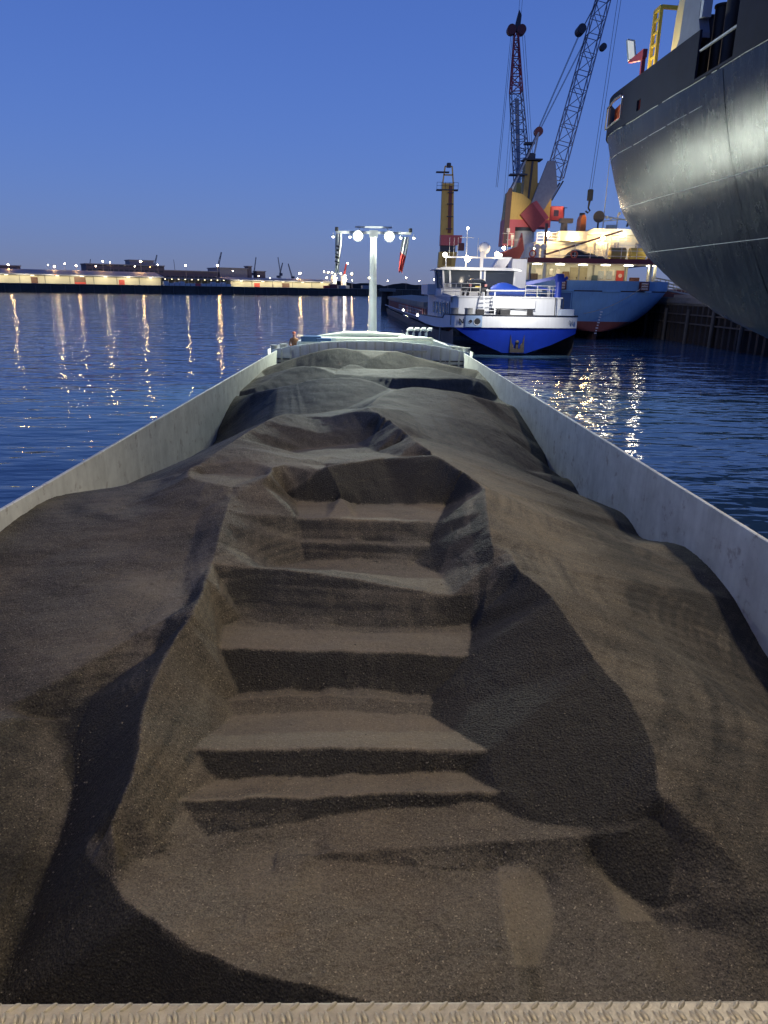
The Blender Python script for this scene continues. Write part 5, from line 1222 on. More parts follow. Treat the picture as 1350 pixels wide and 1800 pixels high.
# ------------------------------------------------------------------ harbour cranes
M_cy = mat('crane_yellow', (0.72, 0.46, 0.10), 0.55, var=0.12, scale=0.3, streak=0.25)
M_cr = mat('crane_red', (0.66, 0.10, 0.11), 0.5, var=0.10, scale=0.3, streak=0.15)
M_cg = mat('crane_grey', (0.42, 0.44, 0.47), 0.5, var=0.10, scale=0.3)
M_cd = mat('crane_dark', (0.045, 0.05, 0.07), 0.6)
def lattice(p0, p1, w0, w1, bays, r, side=Vector((0, 1, 0)), tip=None):
    """four-chord lattice boom"""
    p0, p1 = Vector(p0), Vector(p1); ax = (p1-p0).normalized(); a = ax.cross(side).normalized(); b = a.cross(ax).normalized(); q = MB(); prev = None
    for i in range(bays+1):
        t = i/bays; w_ = (w0+(w1-w0)*t)/2; c = p0.lerp(p1, t)
        ring = [c+a*w_+b*w_, c-a*w_+b*w_, c-a*w_-b*w_, c+a*w_-b*w_]
        for k in range(4): q.cyl(ring[k], ring[(k+1) % 4], r*0.6, n=4, cap=False)
        if prev:
            for k in range(4):
                q.cyl(prev[k], ring[k], r, n=5, cap=False)
                j = (k+1) % 4
                if i % 2: q.cyl(prev[k], ring[j], r*0.6, n=4, cap=False)
                else: q.cyl(prev[j], ring[k], r*0.6, n=4, cap=False)
        prev = ring
    return q
def cable(q, a, b, r=0.06): q.cyl(a, b, r, n=4, cap=False)
ca = thing('harbour_crane', 'yellow and red harbour crane with long grey lattice jib leaning right', 'crane', (38.0, 190, 5.2), world=True)
Y0 = 190
q = MB()
for sx in (-5, 5):
    for sy in (-5, 5): q.bar((38+sx, Y0+sy, 5.2), (38+sx*0.45, Y0+sy*0.45, 12.5), 1.3)
q.box((38, Y0, 13), (6.5, 6.5, 1.6)); q.build('portal', M_cg, ca)
q = MB(); q.cyl((38, Y0, 13.5), (38, Y0, 20.2), 2.6, n=20); q.build('pedestal', mat('pedestal_white', (0.5, 0.5, 0.48), 0.5, streak=0.2), ca)
q = MB(); q.cyl((38, Y0, 19.9), (38, Y0, 20.7), 2.9, n=20); q.build('slew_ring', M_cd, ca)
q = MB(); q.prism([(32.3, 16.4), (35.2, 16.4), (35.2, 20.7), (43.8, 20.7), (43.8, 22.4), (32.5, 22.4)], 'y', Y0-3, Y0+3); q.build('base_frame', M_cr, ca)
q = MB(); q.prism([(32.6, 22.4), (43.8, 22.4), (43.6, 27.8), (42.6, 28.4), (39.0, 26.5), (36.4, 28.2), (33.2, 28.8)], 'y', Y0-2.8, Y0+2.8); q.build('machine_house', M_cy, ca)
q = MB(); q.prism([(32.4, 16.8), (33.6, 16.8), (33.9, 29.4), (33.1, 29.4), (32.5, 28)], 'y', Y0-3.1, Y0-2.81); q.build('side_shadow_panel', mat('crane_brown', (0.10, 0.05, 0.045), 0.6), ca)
q = MB(); q.prism([(37.0, 35.6), (39.9, 35.6), (40.6, 26), (36.9, 26)], 'y', Y0-1.5, Y0+2.0); q.build('tower', mat('tower_ochre', (0.46, 0.31, 0.09), 0.6, var=0.2, scale=0.4, streak=0.4), ca)
q = MB(); q.box((38.6, Y0-0.5, 36.0), (4.6, 3.6, 0.3)); q.bar((37.2, Y0-1.4, 36.1), (37.6, Y0-1.0, 38.4), 0.3); q.cbox((38.4, Y0-0.6, 36.8), (1.8, 1.6, 1.4), 0.2); q.bar((38.2, Y0-1.7, 27), (38.6, Y0-1.7, 35.6), 0.5, 0.2); q.build('tower_head', M_cd, ca)
q = MB(); q.prism([(38.2, 25.0), (40.6, 22.6), (44.6, 29.5), (43.6, 35.5), (41.8, 35.4)], 'y', Y0-3.9, Y0-3.0); q.build('jib_foot', mat('crane_plate', (0.30, 0.31, 0.34), 0.5), ca)
q = MB(); q.prism([(36.0, 23.4), (38.6, 26.1), (42.1, 22.2), (39.6, 19.5)], 'y', Y0-4.6, Y0-2.9); q.build('counterweight', mat('crane_red_shaded', (0.36, 0.045, 0.05), 0.5), ca)
q = MB(); q.prism([(38.62, 26.08), (39.7, 26.6), (43.1, 22.8), (42.12, 22.2)], 'y', Y0-4.3, Y0-2.9); q.build('counterweight_lit_side', mat('crane_red_lit', (0.58, 0.10, 0.11), 0.5), ca)  # lit side of the counterweight painted brighter red, its front darker
q = MB(); q.cbox((45.2, Y0-1.5, 24.0), (3.4, 3.0, 3.2), 0.2); cab = q.build('operator_cab', mat('cab_red', (0.55, 0.06, 0.05), 0.5), ca)
q = MB(); q.box((45.0, Y0-3.02, 24.0), (1.2, 0.08, 1.4)); q.build('cab_window', glass('cab_pane', (0.05, 0.03, 0.03)), cab)
q = MB(); q.box((46.9, Y0-1.5, 22.3), (0.2, 3, 0.2)); q.bar((47.3, Y0-1.5, 21.5), (47.3, Y0-1.5, 25.4), 0.15); q.bar((46.0, Y0-1.5, 25.4), (48.0, Y0-1.5, 25.4), 0.15); q.build('cab_platform', M_cd, ca)
q = MB(); 
for a, b in (((34.0, Y0-2, 29.2), (39.7, Y0-1, 42.0)), ((34.0, Y0+2, 29.2), (39.7, Y0+1, 42.0)), ((38.8, Y0-1.2, 36), (39.7, Y0-1, 42.0)), ((37.0, Y0+1.2, 36), (39.7, Y0+1, 42.0))): q.bar(a, b, 0.35)
for i in range(5): q.bar((35.0+0.95*i, Y0-1.9, 31.4+2.1*i), (35.0+0.95*i, Y0+1.9, 31.4+2.1*i), 0.2)
q.build('a_frame', M_cg, ca)
q = MB(); q.cyl((39.8, Y0-0.9, 42.3), (39.8, Y0+0.9, 42.3), 1.0, n=18); q.build('sheave', mat('sheave_red', (0.22, 0.06, 0.05), 0.5), ca)
q = MB(); q.box((37.8, Y0, 39.7), (2.4, 2.2, 0.4)); q.box((35.4, Y0-1, 32.6), (4.2, 2.2, 0.35)); q.build('platform', M_cd, ca)
jr, jt = (44.6, Y0, 32.3), (53.6, Y0+1.0, 74.0)
q = lattice(jr, jt, 3.7, 2.8, 11, 0.15); jib = q.build('jib', mat('jib_grey', (0.26, 0.28, 0.36), 0.55), ca)
q = MB()
for s in (-1, 1): q.bar((43.2, Y0+s*1.6, 29.0), (44.6-1.7, Y0+s*1.7, 32.9), 0.4); q.bar((44.0, Y0+s*1.5, 27.0), (46.4, Y0+s*1.7, 31.4), 0.35)
q.build('jib_heel', M_cd, ca)
q = MB(); q.cyl((47.9, Y0-1.5, 63.6), (47.9, Y0+1.5, 63.6), 1.0, n=16); q.build('jib_sheave', M_cd, ca)
q = MB(); q.cyl((53.5, Y0-0.7, 60.3), (53.5, Y0+0.7, 60.3), 0.75, n=14); q.build('jib_sheave', M_cd, ca)
q = MB()
for s in (-0.8, 0.8):
    cable(q, (39.8, Y0+s, 43.0), (48.2, Y0+s, 64.0)); cable(q, (39.8, Y0+s, 42.0), (49.6, Y0+s, 62.5), 0.05); cable(q, (48.6, Y0+s, 64.5), (53.0, Y0+s, 73))
for s in (-0.4, 0.4): cable(q, (56.5+s, Y0, 74), (53.8+s*0.7, Y0, 30.0), 0.05)
cable(q, (33.0, Y0-2, 70.0), (31.8, Y0-2, 12), 0.035); cable(q, (33.6, Y0-2, 70.0), (32.4, Y0-2, 12), 0.035)
q.build('cable', M_cd, ca)
q = MB(); q.cbox((53.8, Y0, 28.6), (1.3, 0.9, 2.6), 0.2); q.cyl((53.8, Y0, 27.3), (53.6, Y0, 25.6), 0.3, 0.2, 8); q.tube([(53.6, Y0, 25.6), (54.1, Y0, 25.0), (53.6, Y0, 24.5), (53.0, Y0, 24.9)], 0.22, 6); q.build('hook_block', mat('hook_olive', (0.16, 0.13, 0.07), 0.6), ca)
lamp('cab_light', 'POINT', (45.6, Y0-5.0, 25.2), 260, (1.0, 0.75, 0.5), 0.3)
# second crane behind it
cb = thing('harbour_crane', 'harbour crane behind with upright lattice boom, red upper half and black tip', 'crane', (43.0, 215, 5.2), world=True)
q = MB()
for sx in (-5, 5):
    for sy in (-5, 5): q.bar((43+sx, 215+sy, 5.2), (43+sx*0.45, 215+sy*0.45, 13), 1.3)
q.cyl((43, 215, 13), (43, 215, 24), 2.6, n=16); q.build('portal', M_cg, cb)
q = MB(); q.span((39.5, 212, 24), (47, 218, 34)); q.build('machine_house', M_cy, cb)
q = lattice((42.2, 215, 31), (38.3, 215, 56.5), 4.2, 3.0, 11, 0.16); q.build('boom_lower', mat('boom_bluegrey', (0.24, 0.26, 0.32), 0.55), cb)
q = lattice((38.3, 215, 56.5), (37.3, 215, 70.8), 3.0, 0.9, 7, 0.20); q.build('boom_upper', mat('boom_red', (0.45, 0.05, 0.06), 0.5), cb)
q = MB(); q.cyl((41.0, 215, 31), (38.6, 215, 55), 0.55, n=8); q.build('luffing_ram', mat('ram_grey', (0.33, 0.36, 0.42), 0.5), cb)
for dx in (-1.3, 1.3):
    q = MB(); q.cyl((37.3+dx, 214, 70.9), (37.3+dx, 216, 70.9), 1.2, n=14); q.build('sheave', M_maroon, cb)
q = MB(); q.prism([(36.7, 71), (38.2, 71), (38.4, 74.2), (37.7, 75.4), (37.3, 73.8)], 'y', 214.5, 215.5); q.build('boom_tip', M_cd, cb)
q = MB()
for x in (36.2, 35.8, 38.8, 39.4): cable(q, (x, 214, 69.5), (x+(5.6 if x > 37 else -1.6), 214, 33.0), 0.05)
q.build('cable', M_cd, cb)
# third crane, farther up the quay
cc = thing('harbour_crane', 'slim yellow tower crane with red machine house left of the others', 'crane', (29.5, 300, 5.2), world=True)
q = MB(); q.span((23.5, 292, -1), (60, 330, 5.2)); o = q.build('pier', M_conc); tag(o, 'dark concrete pier carrying the far yellow crane', None, kind='structure')
q = MB(); q.prism([(26.9, 5.2), (29.0, 5.2), (29.0, 14.2), (26.7, 14.2)], 'y', 298, 301); q.prism([(31.0, 5.2), (32.8, 5.2), (33.2, 14.2), (31.0, 14.2)], 'y', 298, 301); q.build('leg', M_cr, cc)
q = MB(); q.prism([(26.4, 14.2), (33.0, 14.2), (33.6, 20.0), (26.7, 20.0)], 'y', 297.5, 302.5); q.build('lower_house', M_cy, cc)
q = MB(); q.box((29.8, 297.4, 17.2), (3.6, 0.12, 4.4)); q.build('house_panel', mat('panel_yellow', (0.40, 0.23, 0.04), 0.55), cc)
q = MB(); q.span((27.2, 298, 20.0), (33.0, 302, 22.6)); q.build('slew_gear', M_cd, cc)
q = MB(); q.prism([(27.0, 22.4), (32.6, 22.4), (35.2, 23.0), (35.4, 26.2), (27.0, 26.2)], 'y', 297.4, 302.4); q.build('machine_house', M_cr, cc)
q = MB(); q.cbox((35.2, 298.5, 22.0), (2.4, 2.4, 2.8), 0.2); q.build('operator_cab', M_maroon, cc)
q = MB(); q.prism([(27.0, 26.2), (32.2, 26.2), (31.4, 45.0), (27.0, 45.0)], 'y', 299, 301.5); q.build('tower', M_cy, cc)
q = MB(); q.bar((30.4, 298.8, 27), (30.2, 298.8, 44), 1.3, 0.4); q.build('ladder_shaft', mat('shaft_brown', (0.20, 0.05, 0.045), 0.6), cc)
for z in (28.5, 33, 37.5, 41.5):
    q = MB(); q.box((30.3, 298.4, z), (2.4, 0.8, 0.3)); q.build('landing', M_cd, cc)
q = MB()
for a, b in (((27.2, 300, 45), (27.9, 300, 51.0)), ((31.3, 300, 45), (30.6, 300, 51.0)), ((27.4, 300, 48), (31, 300, 48)), ((27.9, 300, 51), (30.6, 300, 51))): q.bar(a, b, 0.5)
q.build('tower_head', M_cy, cc)
q = MB(); q.box((29.0, 300, 42.6), (8.4, 3, 0.4)); q.box((27.0, 300, 48.9), (5.0, 2.4, 0.35)); q.cbox((29.3, 300, 51.4), (1.6, 1.6, 1.6), 0.2); q.build('platform', M_cd, cc)
railing(cc, [(24.9, 298.6, 42.8), (33.1, 298.6, 42.8)], 2.4, 1.6, 0.07, 2, m=M_cd)

# ------------------------------------------------------------------ far shore (local frame: x along the quay, y inland)
FO = Vector((-236.2, 477.9, 0)); FA = math.atan2(0.5253, 0.851)
def far(s, off, z=0.0): return (FO.x+0.851*s-0.5253*off, FO.y+0.5253*s+0.851*off, z)
M_fq = mat('far_quay_wall', (0.06, 0.058, 0.052), 0.85, var=0.3, scale=0.15, streak=0.4)
q = MB(); q.span((-260, 0, -1), (620, 900, 5.35)); fq = q.build('far_quay', M_fq, loc=FO); fq.rotation_euler = (0, 0, FA); tag(fq, 'long dark quay across the harbour', None, kind='structure')
for i in range(60):
    q = MB(); q.box((-150+9.0*i, -0.25, 2.6), (0.5, 0.5, 4.6)); q.build('fender', mat('far_fender', (0.10, 0.10, 0.09), 0.8), fq)
q = MB(); q.box((180, -0.1, 5.45), (880, 0.8, 0.25)); q.build('kerb', mat('kerb_grey', (0.30, 0.29, 0.26), 0.8), fq)
M_shed = mat('shed_cream', (0.50, 0.47, 0.36), 0.7, var=0.08, scale=0.1, streak=0.15)
M_roof = mat('shed_roof', (0.20, 0.21, 0.24), 0.6, var=0.10, scale=0.08)
M_eave = glow('eave_lamp', (1.0, 0.86, 0.55), 5.0)
def shed(s0, s1, hw, hr, doors, label, off=15):
    t = thing('quay_shed', label, 'warehouse', far(s0, off, 5.35), FA, 'warehouses on the far quay')
    L_ = s1-s0
    n = max(1, round(L_/16)); bw = L_/n
    for i in range(n):
        q = MB(); q.span((i*bw+0.12, 0, 0), ((i+1)*bw-0.12, 0.4, hw)); q.build('wall_panel', M_shed, t)
        q = MB(); q.box((i*bw, -0.05, hw/2), (0.35, 0.5, hw)); q.build('column', mat('shed_post', (0.22, 0.22, 0.2), 0.7), t)
        q = MB(); q.box(((i+0.5)*bw, -1.2, hw-0.15), (2.2, 0.4, 0.2)); q.build('eave_light', M_eave, t)
    q = MB(); q.span((0, 0.4, 0), (L_, 40, hw)); q.build('body', M_shed, t)
    q = MB(); q.prism([(-3.2, hw+0.05), (-3.2, hw+0.7), (20, hr), (42, hw+0.5), (42, hw+0.05)], 'x', -1.5, L_+1.5); q.build('roof', M_roof, t)
    for x0, x1, dh, mm in doors:
        q = MB(); q.span((x0, -0.12, 0), (x1, 0.0, dh)); q.build('door', mm, t)
    return t
M_dred = mat('door_red', (0.45, 0.06, 0.045), 0.6); M_dbr = mat('door_brown', (0.14, 0.075, 0.055), 0.6)
s1 = shed(-110, 107, 5.4, 9.4, [(130.8, 134.9, 4.2, M_dbr), (157.8, 165.2, 4.8, M_dbr), (187.3, 191.2, 3.5, M_dred)], 'long cream warehouse with grey roof at the left end of far quay')
q = MB(); q.span((157.9, -0.2, 0), (165.1, -0.121, 1.4)); q.build('door_panel', M_dred, s1)
q = MB(); q.cyl((145.5, -3.3, 6.05), (145.5, -3.2, 6.05), 0.32, n=14); q.build('sign_emblem', mat('emblem_orange', (0.6, 0.16, 0.04), 0.5), s1)
s2 = shed(160, 247, 4.6, 7.2, [(19.3, 24.1, 3.2, M_dred), (43.2, 49.6, 3.6, M_dbr), (34.5, 35.5, 2.4, M_dbr)], 'shorter cream warehouse between stacked goods and the mast')
for s in np.linspace(-100, 100, 13): lamp('shed_light', 'SPOT', far(float(s), 6.5, 11.5), 5600, (1.0, 0.86, 0.56), 0.6, far(float(s), 15, 8.0), 150, 0.5)
for s in np.linspace(166, 242, 6): lamp('shed_light', 'SPOT', far(float(s), 6.5, 10.8), 5600, (1.0, 0.86, 0.56), 0.6, far(float(s), 15, 7.5), 150, 0.5)
# open goods yard between the sheds
for i in range(13):
    s = 108+3.9*i; hgt = random.choice((2.0, 2.6, 3.2))
    q = MB(); q.cbox((0, 0, hgt/2), (3.5, 3.2, hgt), 0.15); o = q.build('goods_stack', mat('goods_white', (0.55, 0.56, 0.58), 0.6) if i != 6 else M_cr, loc=far(s, 7, 5.35)); o.rotation_euler = (0, 0, FA)
    tag(o, nth(i)+' in the row of wrapped pale pallet stacks on the open yard' if i != 6 else 'single red bale among the pale pallet stacks', 'pallet stack', 'goods on the open yard')
yc = thing('yard_canopy', 'flat-roofed open canopy behind the pale pallet stacks', 'canopy', far(108, 20, 5.35), FA)
q = MB(); q.span((0, 0, 5.0), (52, 16, 5.8)); q.build('roof', M_roof, yc)
for i in range(11):
    q = MB(); q.bar((1+5*i, 0.3, 0), (1+5*i, 0.3, 5.0), 0.4); q.build('post', M_shed, yc)
q = MB(); q.span((0, 15.5, 0), (52, 16, 5.0)); q.build('back_wall', M_shed, yc)
for i in range(10):
    q = MB(); q.box((3.5+5*i, -0.2, 4.7), (0.7, 0.4, 0.4)); q.build('canopy_lamp', M_eave, yc)
# far buildings
M_fb = mat('far_building', (0.10, 0.10, 0.13), 0.7, var=0.1, scale=0.1); M_fb2 = mat('far_panel', (0.22, 0.24, 0.28), 0.7)
def block(name, label, s0, s1, off, dep, z1, m, rows_=0, base=5.35):
    t = thing(name, label, 'building', far(s0, off, base), FA)
    q = MB(); q.span((0, 0, 0), (s1-s0, dep, z1-base)); q.build('wall', m, t)
    q = MB(); q.span((-0.6, -0.6, z1-base), (s1-s0+0.6, dep+0.6, z1-base+0.7)); q.build('roof', M_fb2, t)
    for k in range(rows_):
        nw = int((s1-s0)/4.0)
        for i in range(nw):
            q = MB(); q.box((2.5+4.0*i, -0.1, 7.2+3.9*k), (3.2, 0.14, 1.5)); q.build('window', glass('far_pane', (0.03, 0.035, 0.05)), t)
    return t
block('office_building', 'long dark flat-roofed office block behind the left warehouse', 71, 132, 90, 20, 20.5, M_fb, 3)
block('silo_house', 'pale box-shaped building rising behind the dark office block', 110, 130, 112, 15, 25.0, M_fb2)
block('storage_hall', 'low dark hall behind the open goods yard', 132, 178, 90, 30, 17.2, M_fb, 1)
block('storage_hall', 'plain grey-blue hall beside the thin dark tower', 179.5, 205, 90, 30, 20.5, M_fb2)
block('stair_tower', 'thin dark tower attached to the grey-blue hall', 205.6, 209.0, 90, 8, 22.5, M_fb)
block('site_hut', 'small dark square hut right of the grey-blue hall', 213, 221, 88, 8, 18.5, M_fb)
block('gate_house', 'low dark building at the left edge beyond the roof', -4, 22, 70, 10, 17.0, M_fb)
for s0, w_, h_, m_ in ((236, 4.5, 2.2, M_dred), (241, 7, 3.4, mat('box_maroon', (0.20, 0.05, 0.05), 0.6)), (250, 6, 2.6, M_fb2), (272, 8, 3.0, M_fb2)):
    q = MB(); q.cbox((w_/2, 0, h_/2), (w_, 2.6, h_), 0.08); o = q.build('shipping_container', m_, loc=far(s0, 6, 5.35)); o.rotation_euler = (0, 0, FA)
    tag(o, {236: 'small red container near the end of the right warehouse', 241: 'taller maroon container beside the small red one', 250: 'grey container at the right warehouse corner', 272: 'grey container standing alone near the mast'}[s0], 'container')
# lamp posts on the far quay
M_sod = glow('sodium_head', (1.0, 0.54, 0.20), 420.0); M_whd = glow('white_head', (1.0, 0.80, 0.52), 70.0)
lp = thing('lamp_post', 'tall lit lamp post standing on the far quay', 'lamp post', (0, 0, 0), 0, 'lamp posts across the water')
q = MB(); q.cyl((0, 0, 0), (0, 0, 1), 0.16, 0.09, 6); q.build('pole', mat('pole_grey', (0.25, 0.25, 0.27), 0.6), lp)
q = MB(); q.ball((0, 0, 0), 0.5, 10, 6, 0.7); q.build('lamp_head', M_sod, lp)
LAMPS = [(11, 17.5, 0), (36, 18.0, 1), (40, 17.0, 0), (47, 19.2, 1), (54.6, 18, 0), (68, 18, 1), (73, 21.5, 0), (78, 21, 1), (95.5, 18.7, 1), (100, 22.4, 0), (112.5, 20.4, 1), (134, 20.6, 0), (159.4, 21.4, 0), (172, 17.4, 1), (194, 14.2, 1), (204, 12.7, 1), (231.6, 17.2, 0), (229, 13, 1), (257, 14.2, 0), (282, 18, 0), (282.4, 12.5, 1), (300, 15, 0), (320, 13, 1), (340, 16, 0), (355, 13.5, 1), (372, 15, 0)]
LAMPS.sort()
for i, (s, z, k) in enumerate(LAMPS):
    o = lp if i == 0 else copy_tree(lp)
    o['label'] = nth(i)+(' of the lit lamp posts on the far quay, ' + ('orange' if k == 0 else 'white') + ' head')
    o.location = far(s, 40, 5.35)
    for c in o.children:
        if c.name.startswith('pole'): c.scale = (1, 1, z-5.35)
        else:
            c.location = (0, 0, z-5.35)
            sc_ = 1.0 if k == 0 else 0.7
            if s in (159.4, 231.6, 282, 100): sc_ = 1.45
            c.scale = (sc_, sc_, sc_)
            if k: 
                c.data = c.data.copy(); c.data.materials[0] = M_whd
# cranes on the far skyline
fc = thing('far_crane', 'slender dark crane on the skyline beyond the far quay', 'crane', (0, 0, 0), FA, 'cranes on the far skyline')
q = MB(); q.bar((0, 0, 0), (0, 0, 14), 1.0); q.build('tower', M_fb, fc)
q = MB(); q.cbox((-1.0, 0, 14.5), (4.5, 3, 3.0), 0.2); q.build('machine_house', M_fb, fc)
q = lattice((0.5, 0, 15), (6.0, 0, 33), 1.5, 0.8, 7, 0.17); q.build('jib', M_fb, fc)
for i, (s, off, sc_, fl) in enumerate(((100, 230, 0.7, 0.7), (153, 200, 0.85, 1), (178, 210, 0.75, -0.2), (217, 200, 1.0, 1), (257, 200, 0.9, 0.6), (297, 220, 0.95, -0.5), (304, 240, 0.8, 1), (330, 260, 0.8, -1))):
    o = fc if i == 0 else copy_tree(fc)
    o['label'] = nth(i)+' of the slender dark cranes on the far skyline'
    o.location = far(s, off, 5.35); o.scale = (sc_*fl, sc_, sc_)
# brightly lit tug / workboats behind the mast and lit quay gear
wb = thing('lit_ship', 'white floodlit ship with red and white mast moored beyond the far warehouses', 'ship', far(262, 30, 5.35), FA)
q = MB(); q.span((-10, 0, 0), (12, 5, 2.8)); q.build('hull', M_fb2, wb)
q = MB(); q.span((-4.5, 0.5, 2.8), (-0.5, 4.5, 8.2)); q.span((-3.8, 1, 8.2), (-1.4, 4, 10.5)); q.span((6.0, 0.5, 2.8), (9.0, 4.5, 10.5)); q.build('superstructure', M_wht2, wb)
q = lattice((7.5, 2, 10.5), (9.8, 2, 20.5), 1.3, 0.6, 7, 0.2); q.build('mast', M_red, wb)
q = lattice((7, 2, 11.5), (-13, 2, 13.0), 1.0, 0.6, 9, 0.14); q.build('boom', M_fb2, wb)
for x, z in ((-2.5, 11.2), (7.5, 11.0), (-13, 13.4), (-9, 13.2), (-5, 13.0), (3, 12.4), (9.8, 20.8), (-1, 8.6), (8.5, 8), (7, 6), (-3, 6)):
    q = MB(); q.ball((x, -0.2, z), 0.42, 8, 6); q.build('deck_lamp', M_whd, wb)
lamp('lit_ship_light', 'POINT', far(262+3, 24, 15), 5000, (1, 0.9, 0.7), 0.5)
# low tree line and lights behind
q = MB(); rows = [[], [], []]
for i in range(160):
    x = -300+7.5*i; hh = 7+4*mnoise.noise(Vector((i*0.22, 0, 0)))+2*mnoise.noise(Vector((i*0.9, 3, 0)))
    rows[0].append((x, 0, 0)); rows[1].append((x, 1.0, hh)); rows[2].append((x, 12, 0))
q.sheet(rows, smooth=False); o = q.build('tree_line', mat('tree_line', (0.03, 0.035, 0.035), 0.9), loc=far(0, 330, 5.35)); o.rotation_euler = (0, 0, FA); tag(o, 'low dark belt of trees along the far shore', 'trees', kind='stuff')

# ------------------------------------------------------------------ crew member on the foredeck
def person():
    t = thing('person', 'person in orange cap and tan jacket at the left corner of the foredeck', 'person', (-4.3, 41.0, 1.42), R(20))
    J = {'pel': (0, 0, 0.95, .15, .11), 'wai': (0, 0, 1.12, .14, .10), 'che': (0, -0.03, 1.36, .17, .12), 'nek': (0, -0.05, 1.52, .055, .055), 'hd0': (0, -0.06, 1.60, .075, .085), 'hd1': (0, -0.07, 1.72, .078, .09),
         'shl': (-.19, -0.02, 1.43, .07, .07), 'ell': (-.27, -0.06, 1.16, .05, .05), 'wrl': (-.22, -.28, 1.02, .036, .036), 'hal': (-.20, -.36, 1.02, .035, .025),
         'shr': (.19, -0.02, 1.43, .07, .07), 'elr': (.28, -0.05, 1.17, .05, .05), 'wrr': (.20, -.27, 1.08, .036, .036), 'har': (.16, -.34, 1.10, .035, .025),
         'hil': (-.10, 0, .88, .10, .10), 'knl': (-.11, -.03, .48, .065, .065), 'anl': (-.11, .02, .09, .045, .045), 'tol': (-.12, -.14, .05, .045, .03),
         'hir': (.10, 0, .88, .10, .10), 'knr': (.11, -.04, .48, .065, .065), 'anr': (.12, .02, .09, .045, .045), 'tor': (.13, -.14, .05, .045, .03)}
    Eg = [('pel', 'wai'), ('wai', 'che'), ('che', 'nek'), ('nek', 'hd0'), ('hd0', 'hd1'), ('che', 'shl'), ('shl', 'ell'), ('ell', 'wrl'), ('wrl', 'hal'), ('che', 'shr'), ('shr', 'elr'), ('elr', 'wrr'), ('wrr', 'har'), ('pel', 'hil'), ('hil', 'knl'), ('knl', 'anl'), ('anl', 'tol'), ('pel', 'hir'), ('hir', 'knr'), ('knr', 'anr'), ('anr', 'tor')]
    ks = list(J); me = bpy.data.meshes.new('body'); me.from_pydata([J[k][:3] for k in ks], [(ks.index(a), ks.index(b)) for a, b in Eg], [])
    o = bpy.data.objects.new('body', me); COL.objects.link(o); o.parent = t
    sk = o.modifiers.new('skin', 'SKIN'); sk.use_smooth_shade = True
    for i, k in enumerate(ks):
        v = me.skin_vertices[0].data[i]; v.radius = J[k][3:5]; v.use_root = (k == 'pel')
    ss = o.modifiers.new('sub', 'SUBSURF'); ss.levels = 1; ss.render_levels = 1
    m = bpy.data.materials.new('work_clothes'); m.use_nodes = True; N = m.node_tree.nodes; Lk = m.node_tree.links
    tc = N.new('ShaderNodeTexCoord'); sp = N.new('ShaderNodeSeparateXYZ'); Lk.new(tc.outputs['Object'], sp.inputs['Vector'])
    r = N.new('ShaderNodeValToRGB'); r.color_ramp.interpolation = 'CONSTANT'; e = r.color_ramp.elements
    e[0].position = 0; e[0].color = (0.02, 0.02, 0.03, 1); e[1].position = 0.5; e[1].color = (0.34, 0.17, 0.085, 1)
    x = e.new(0.83); x.color = (0.48, 0.26, 0.18, 1)
    mr = N.new('ShaderNodeMapRange'); mr.inputs['From Max'].default_value = 1.82; Lk.new(sp.outputs['Z'], mr.inputs['Value']); Lk.new(mr.outputs['Result'], r.inputs['Fac'])
    b = N['Principled BSDF']; Lk.new(r.outputs['Color'], b.inputs['Base Color']); b.inputs['Roughness'].default_value = 0.8
    me.materials.append(m)
    q = MB(); q.ball((0, -0.065, 1.74), 0.105, 14, 8, 0.95, 0.0); q.prism([(-0.08, -0.15), (0.08, -0.15), (0.06, -0.26), (-0.06, -0.26)], 'z', 1.735, 1.75); q.build('cap', mat('cap_orange', (0.60, 0.17, 0.06), 0.7), t)
    q = MB(); q.ball((0, -0.165, 1.655), 0.018, 6, 4); q.build('nose', mat('skin', (0.48, 0.26, 0.18), 0.6), t)
    for s in (-1, 1):
        q = MB(); q.ball((s*0.03, -0.15, 1.685), 0.009, 6, 4); q.build('eye', M_dark, t)
        q = MB(); q.ball((s*0.085, -0.06, 1.66), 0.022, 6, 4); q.build('ear', mat('skin', (0.48, 0.26, 0.18)), t)
    for s, (hx, hy, hz) in ((-1, (-.20, -.38, 1.02)), (1, (.16, -.36, 1.10))):
        q = MB()
        for f in range(4):
            x = hx+(f-1.5)*0.021; L_ = (0.06, 0.075, 0.07, 0.055)[f]; q.tube([(x, hy, hz), (x, hy-L_*0.5, hz-0.005), (x, hy-L_*0.85, hz-0.03)], [0.0095, 0.009, 0.007], 6)
        q.tube([(hx-s*0.035, hy+0.05, hz), (hx-s*0.058, hy+0.01, hz+0.004), (hx-s*0.055, hy-0.025, hz)], [0.011, 0.010, 0.008], 6)
        q.build('fingers', mat('skin', (0.48, 0.26, 0.18)), t)
    return t
person()

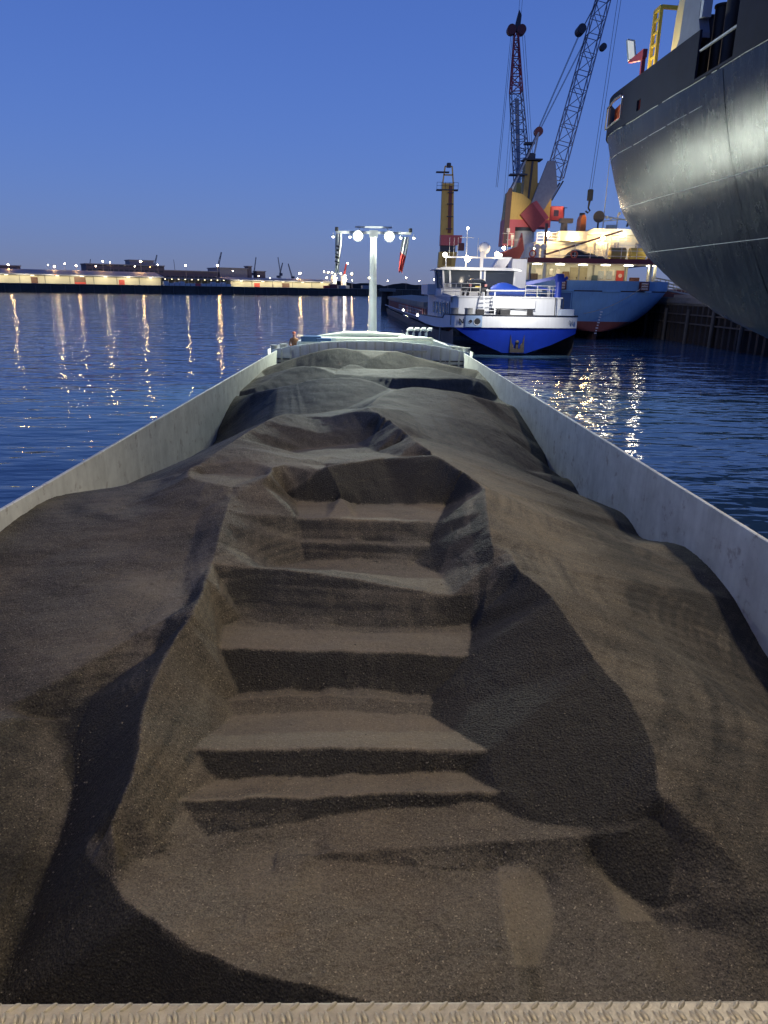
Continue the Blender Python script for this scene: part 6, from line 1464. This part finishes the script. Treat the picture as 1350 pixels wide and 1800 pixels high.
# ------------------------------------------------------------------ limp flags on the mast arm
def flag(x, z0, z1, w0, w1, label, kind, lean):
    rows = []
    n = 22
    for i in range(n+1):
        t = i/n; z = z0+(z1-z0)*t; w_ = w0+(w1-w0)*math.sin(math.pi*min(1, 0.15+t*0.8)); row = []
        for k in range(13):
            u = k/12-0.5
            row.append((x+u*w_+lean*t+0.03*math.sin(5*t+u*3), 43.35+0.07*math.sin(u*15+3*t)+0.04*math.sin(6*t), z+0.05*math.sin(u*9)*t))
        rows.append(row)
    q = MB(); q.sheet(rows); m = bpy.data.materials.new('flag_'+kind); m.use_nodes = True
    N = m.node_tree.nodes; Lk = m.node_tree.links; b = N['Principled BSDF']; b.inputs['Roughness'].default_value = 0.85
    tc = N.new('ShaderNodeTexCoord'); sp = N.new('ShaderNodeSeparateXYZ'); Lk.new(tc.outputs['Object'], sp.inputs['Vector'])
    r = N.new('ShaderNodeValToRGB'); r.color_ramp.interpolation = 'CONSTANT'
    mr = N.new('ShaderNodeMapRange'); mr.inputs['From Min'].default_value = z1; mr.inputs['From Max'].default_value = z0
    if kind == 'red':
        nz = N.new('ShaderNodeMath'); nz.operation = 'MULTIPLY_ADD'; nz.inputs[1].default_value = 0.8; Lk.new(sp.outputs['X'], nz.inputs[0]); Lk.new(sp.outputs['Z'], nz.inputs[2]); nz2 = N.new('ShaderNodeMath'); nz2.operation = 'SUBTRACT'; nz2.inputs[1].default_value = 0.8*x; Lk.new(nz.outputs[0], nz2.inputs[0]); Lk.new(nz2.outputs[0], mr.inputs['Value'])
    else: Lk.new(sp.outputs['Z'], mr.inputs['Value'])
    Lk.new(mr.outputs['Result'], r.inputs['Fac'])
    e = r.color_ramp.elements; e[0].position = 0.0; e[0].color = (0.60, 0.06, 0.05, 1) if kind == 'red' else (0.7, 0.7, 0.66, 1); e[1].position = 0.46; e[1].color = (0.72, 0.72, 0.68, 1)
    Lk.new(r.outputs['Color'], b.inputs['Base Color'])
    o = q.build('mast_flag', m); tag(o, label, 'flag', 'flags hanging from the mast arm')
    return o
fa = flag(-1.88, 8.55, 6.45, 0.20, 0.36, 'limp white flag with dark lettering hanging left of the floodlights', 'white', -0.12)
flag(1.95, 8.45, 6.55, 0.14, 0.42, 'limp white and red flag hanging right of the floodlights', 'red', -0.28)
for k, (dz, wv, hv) in enumerate(((0.62, 0.18, 0.10), (0.82, 0.14, 0.12), (1.05, 0.24, 0.06), (1.2, 0.22, 0.13), (1.45, 0.26, 0.07), (1.6, 0.1, 0.12))):
    q = MB(); q.box((-1.90-0.06*dz, 43.25, 8.5-dz), (wv, 0.012, hv), ry=R(20)); q.build('lettering', M_dark, fa)
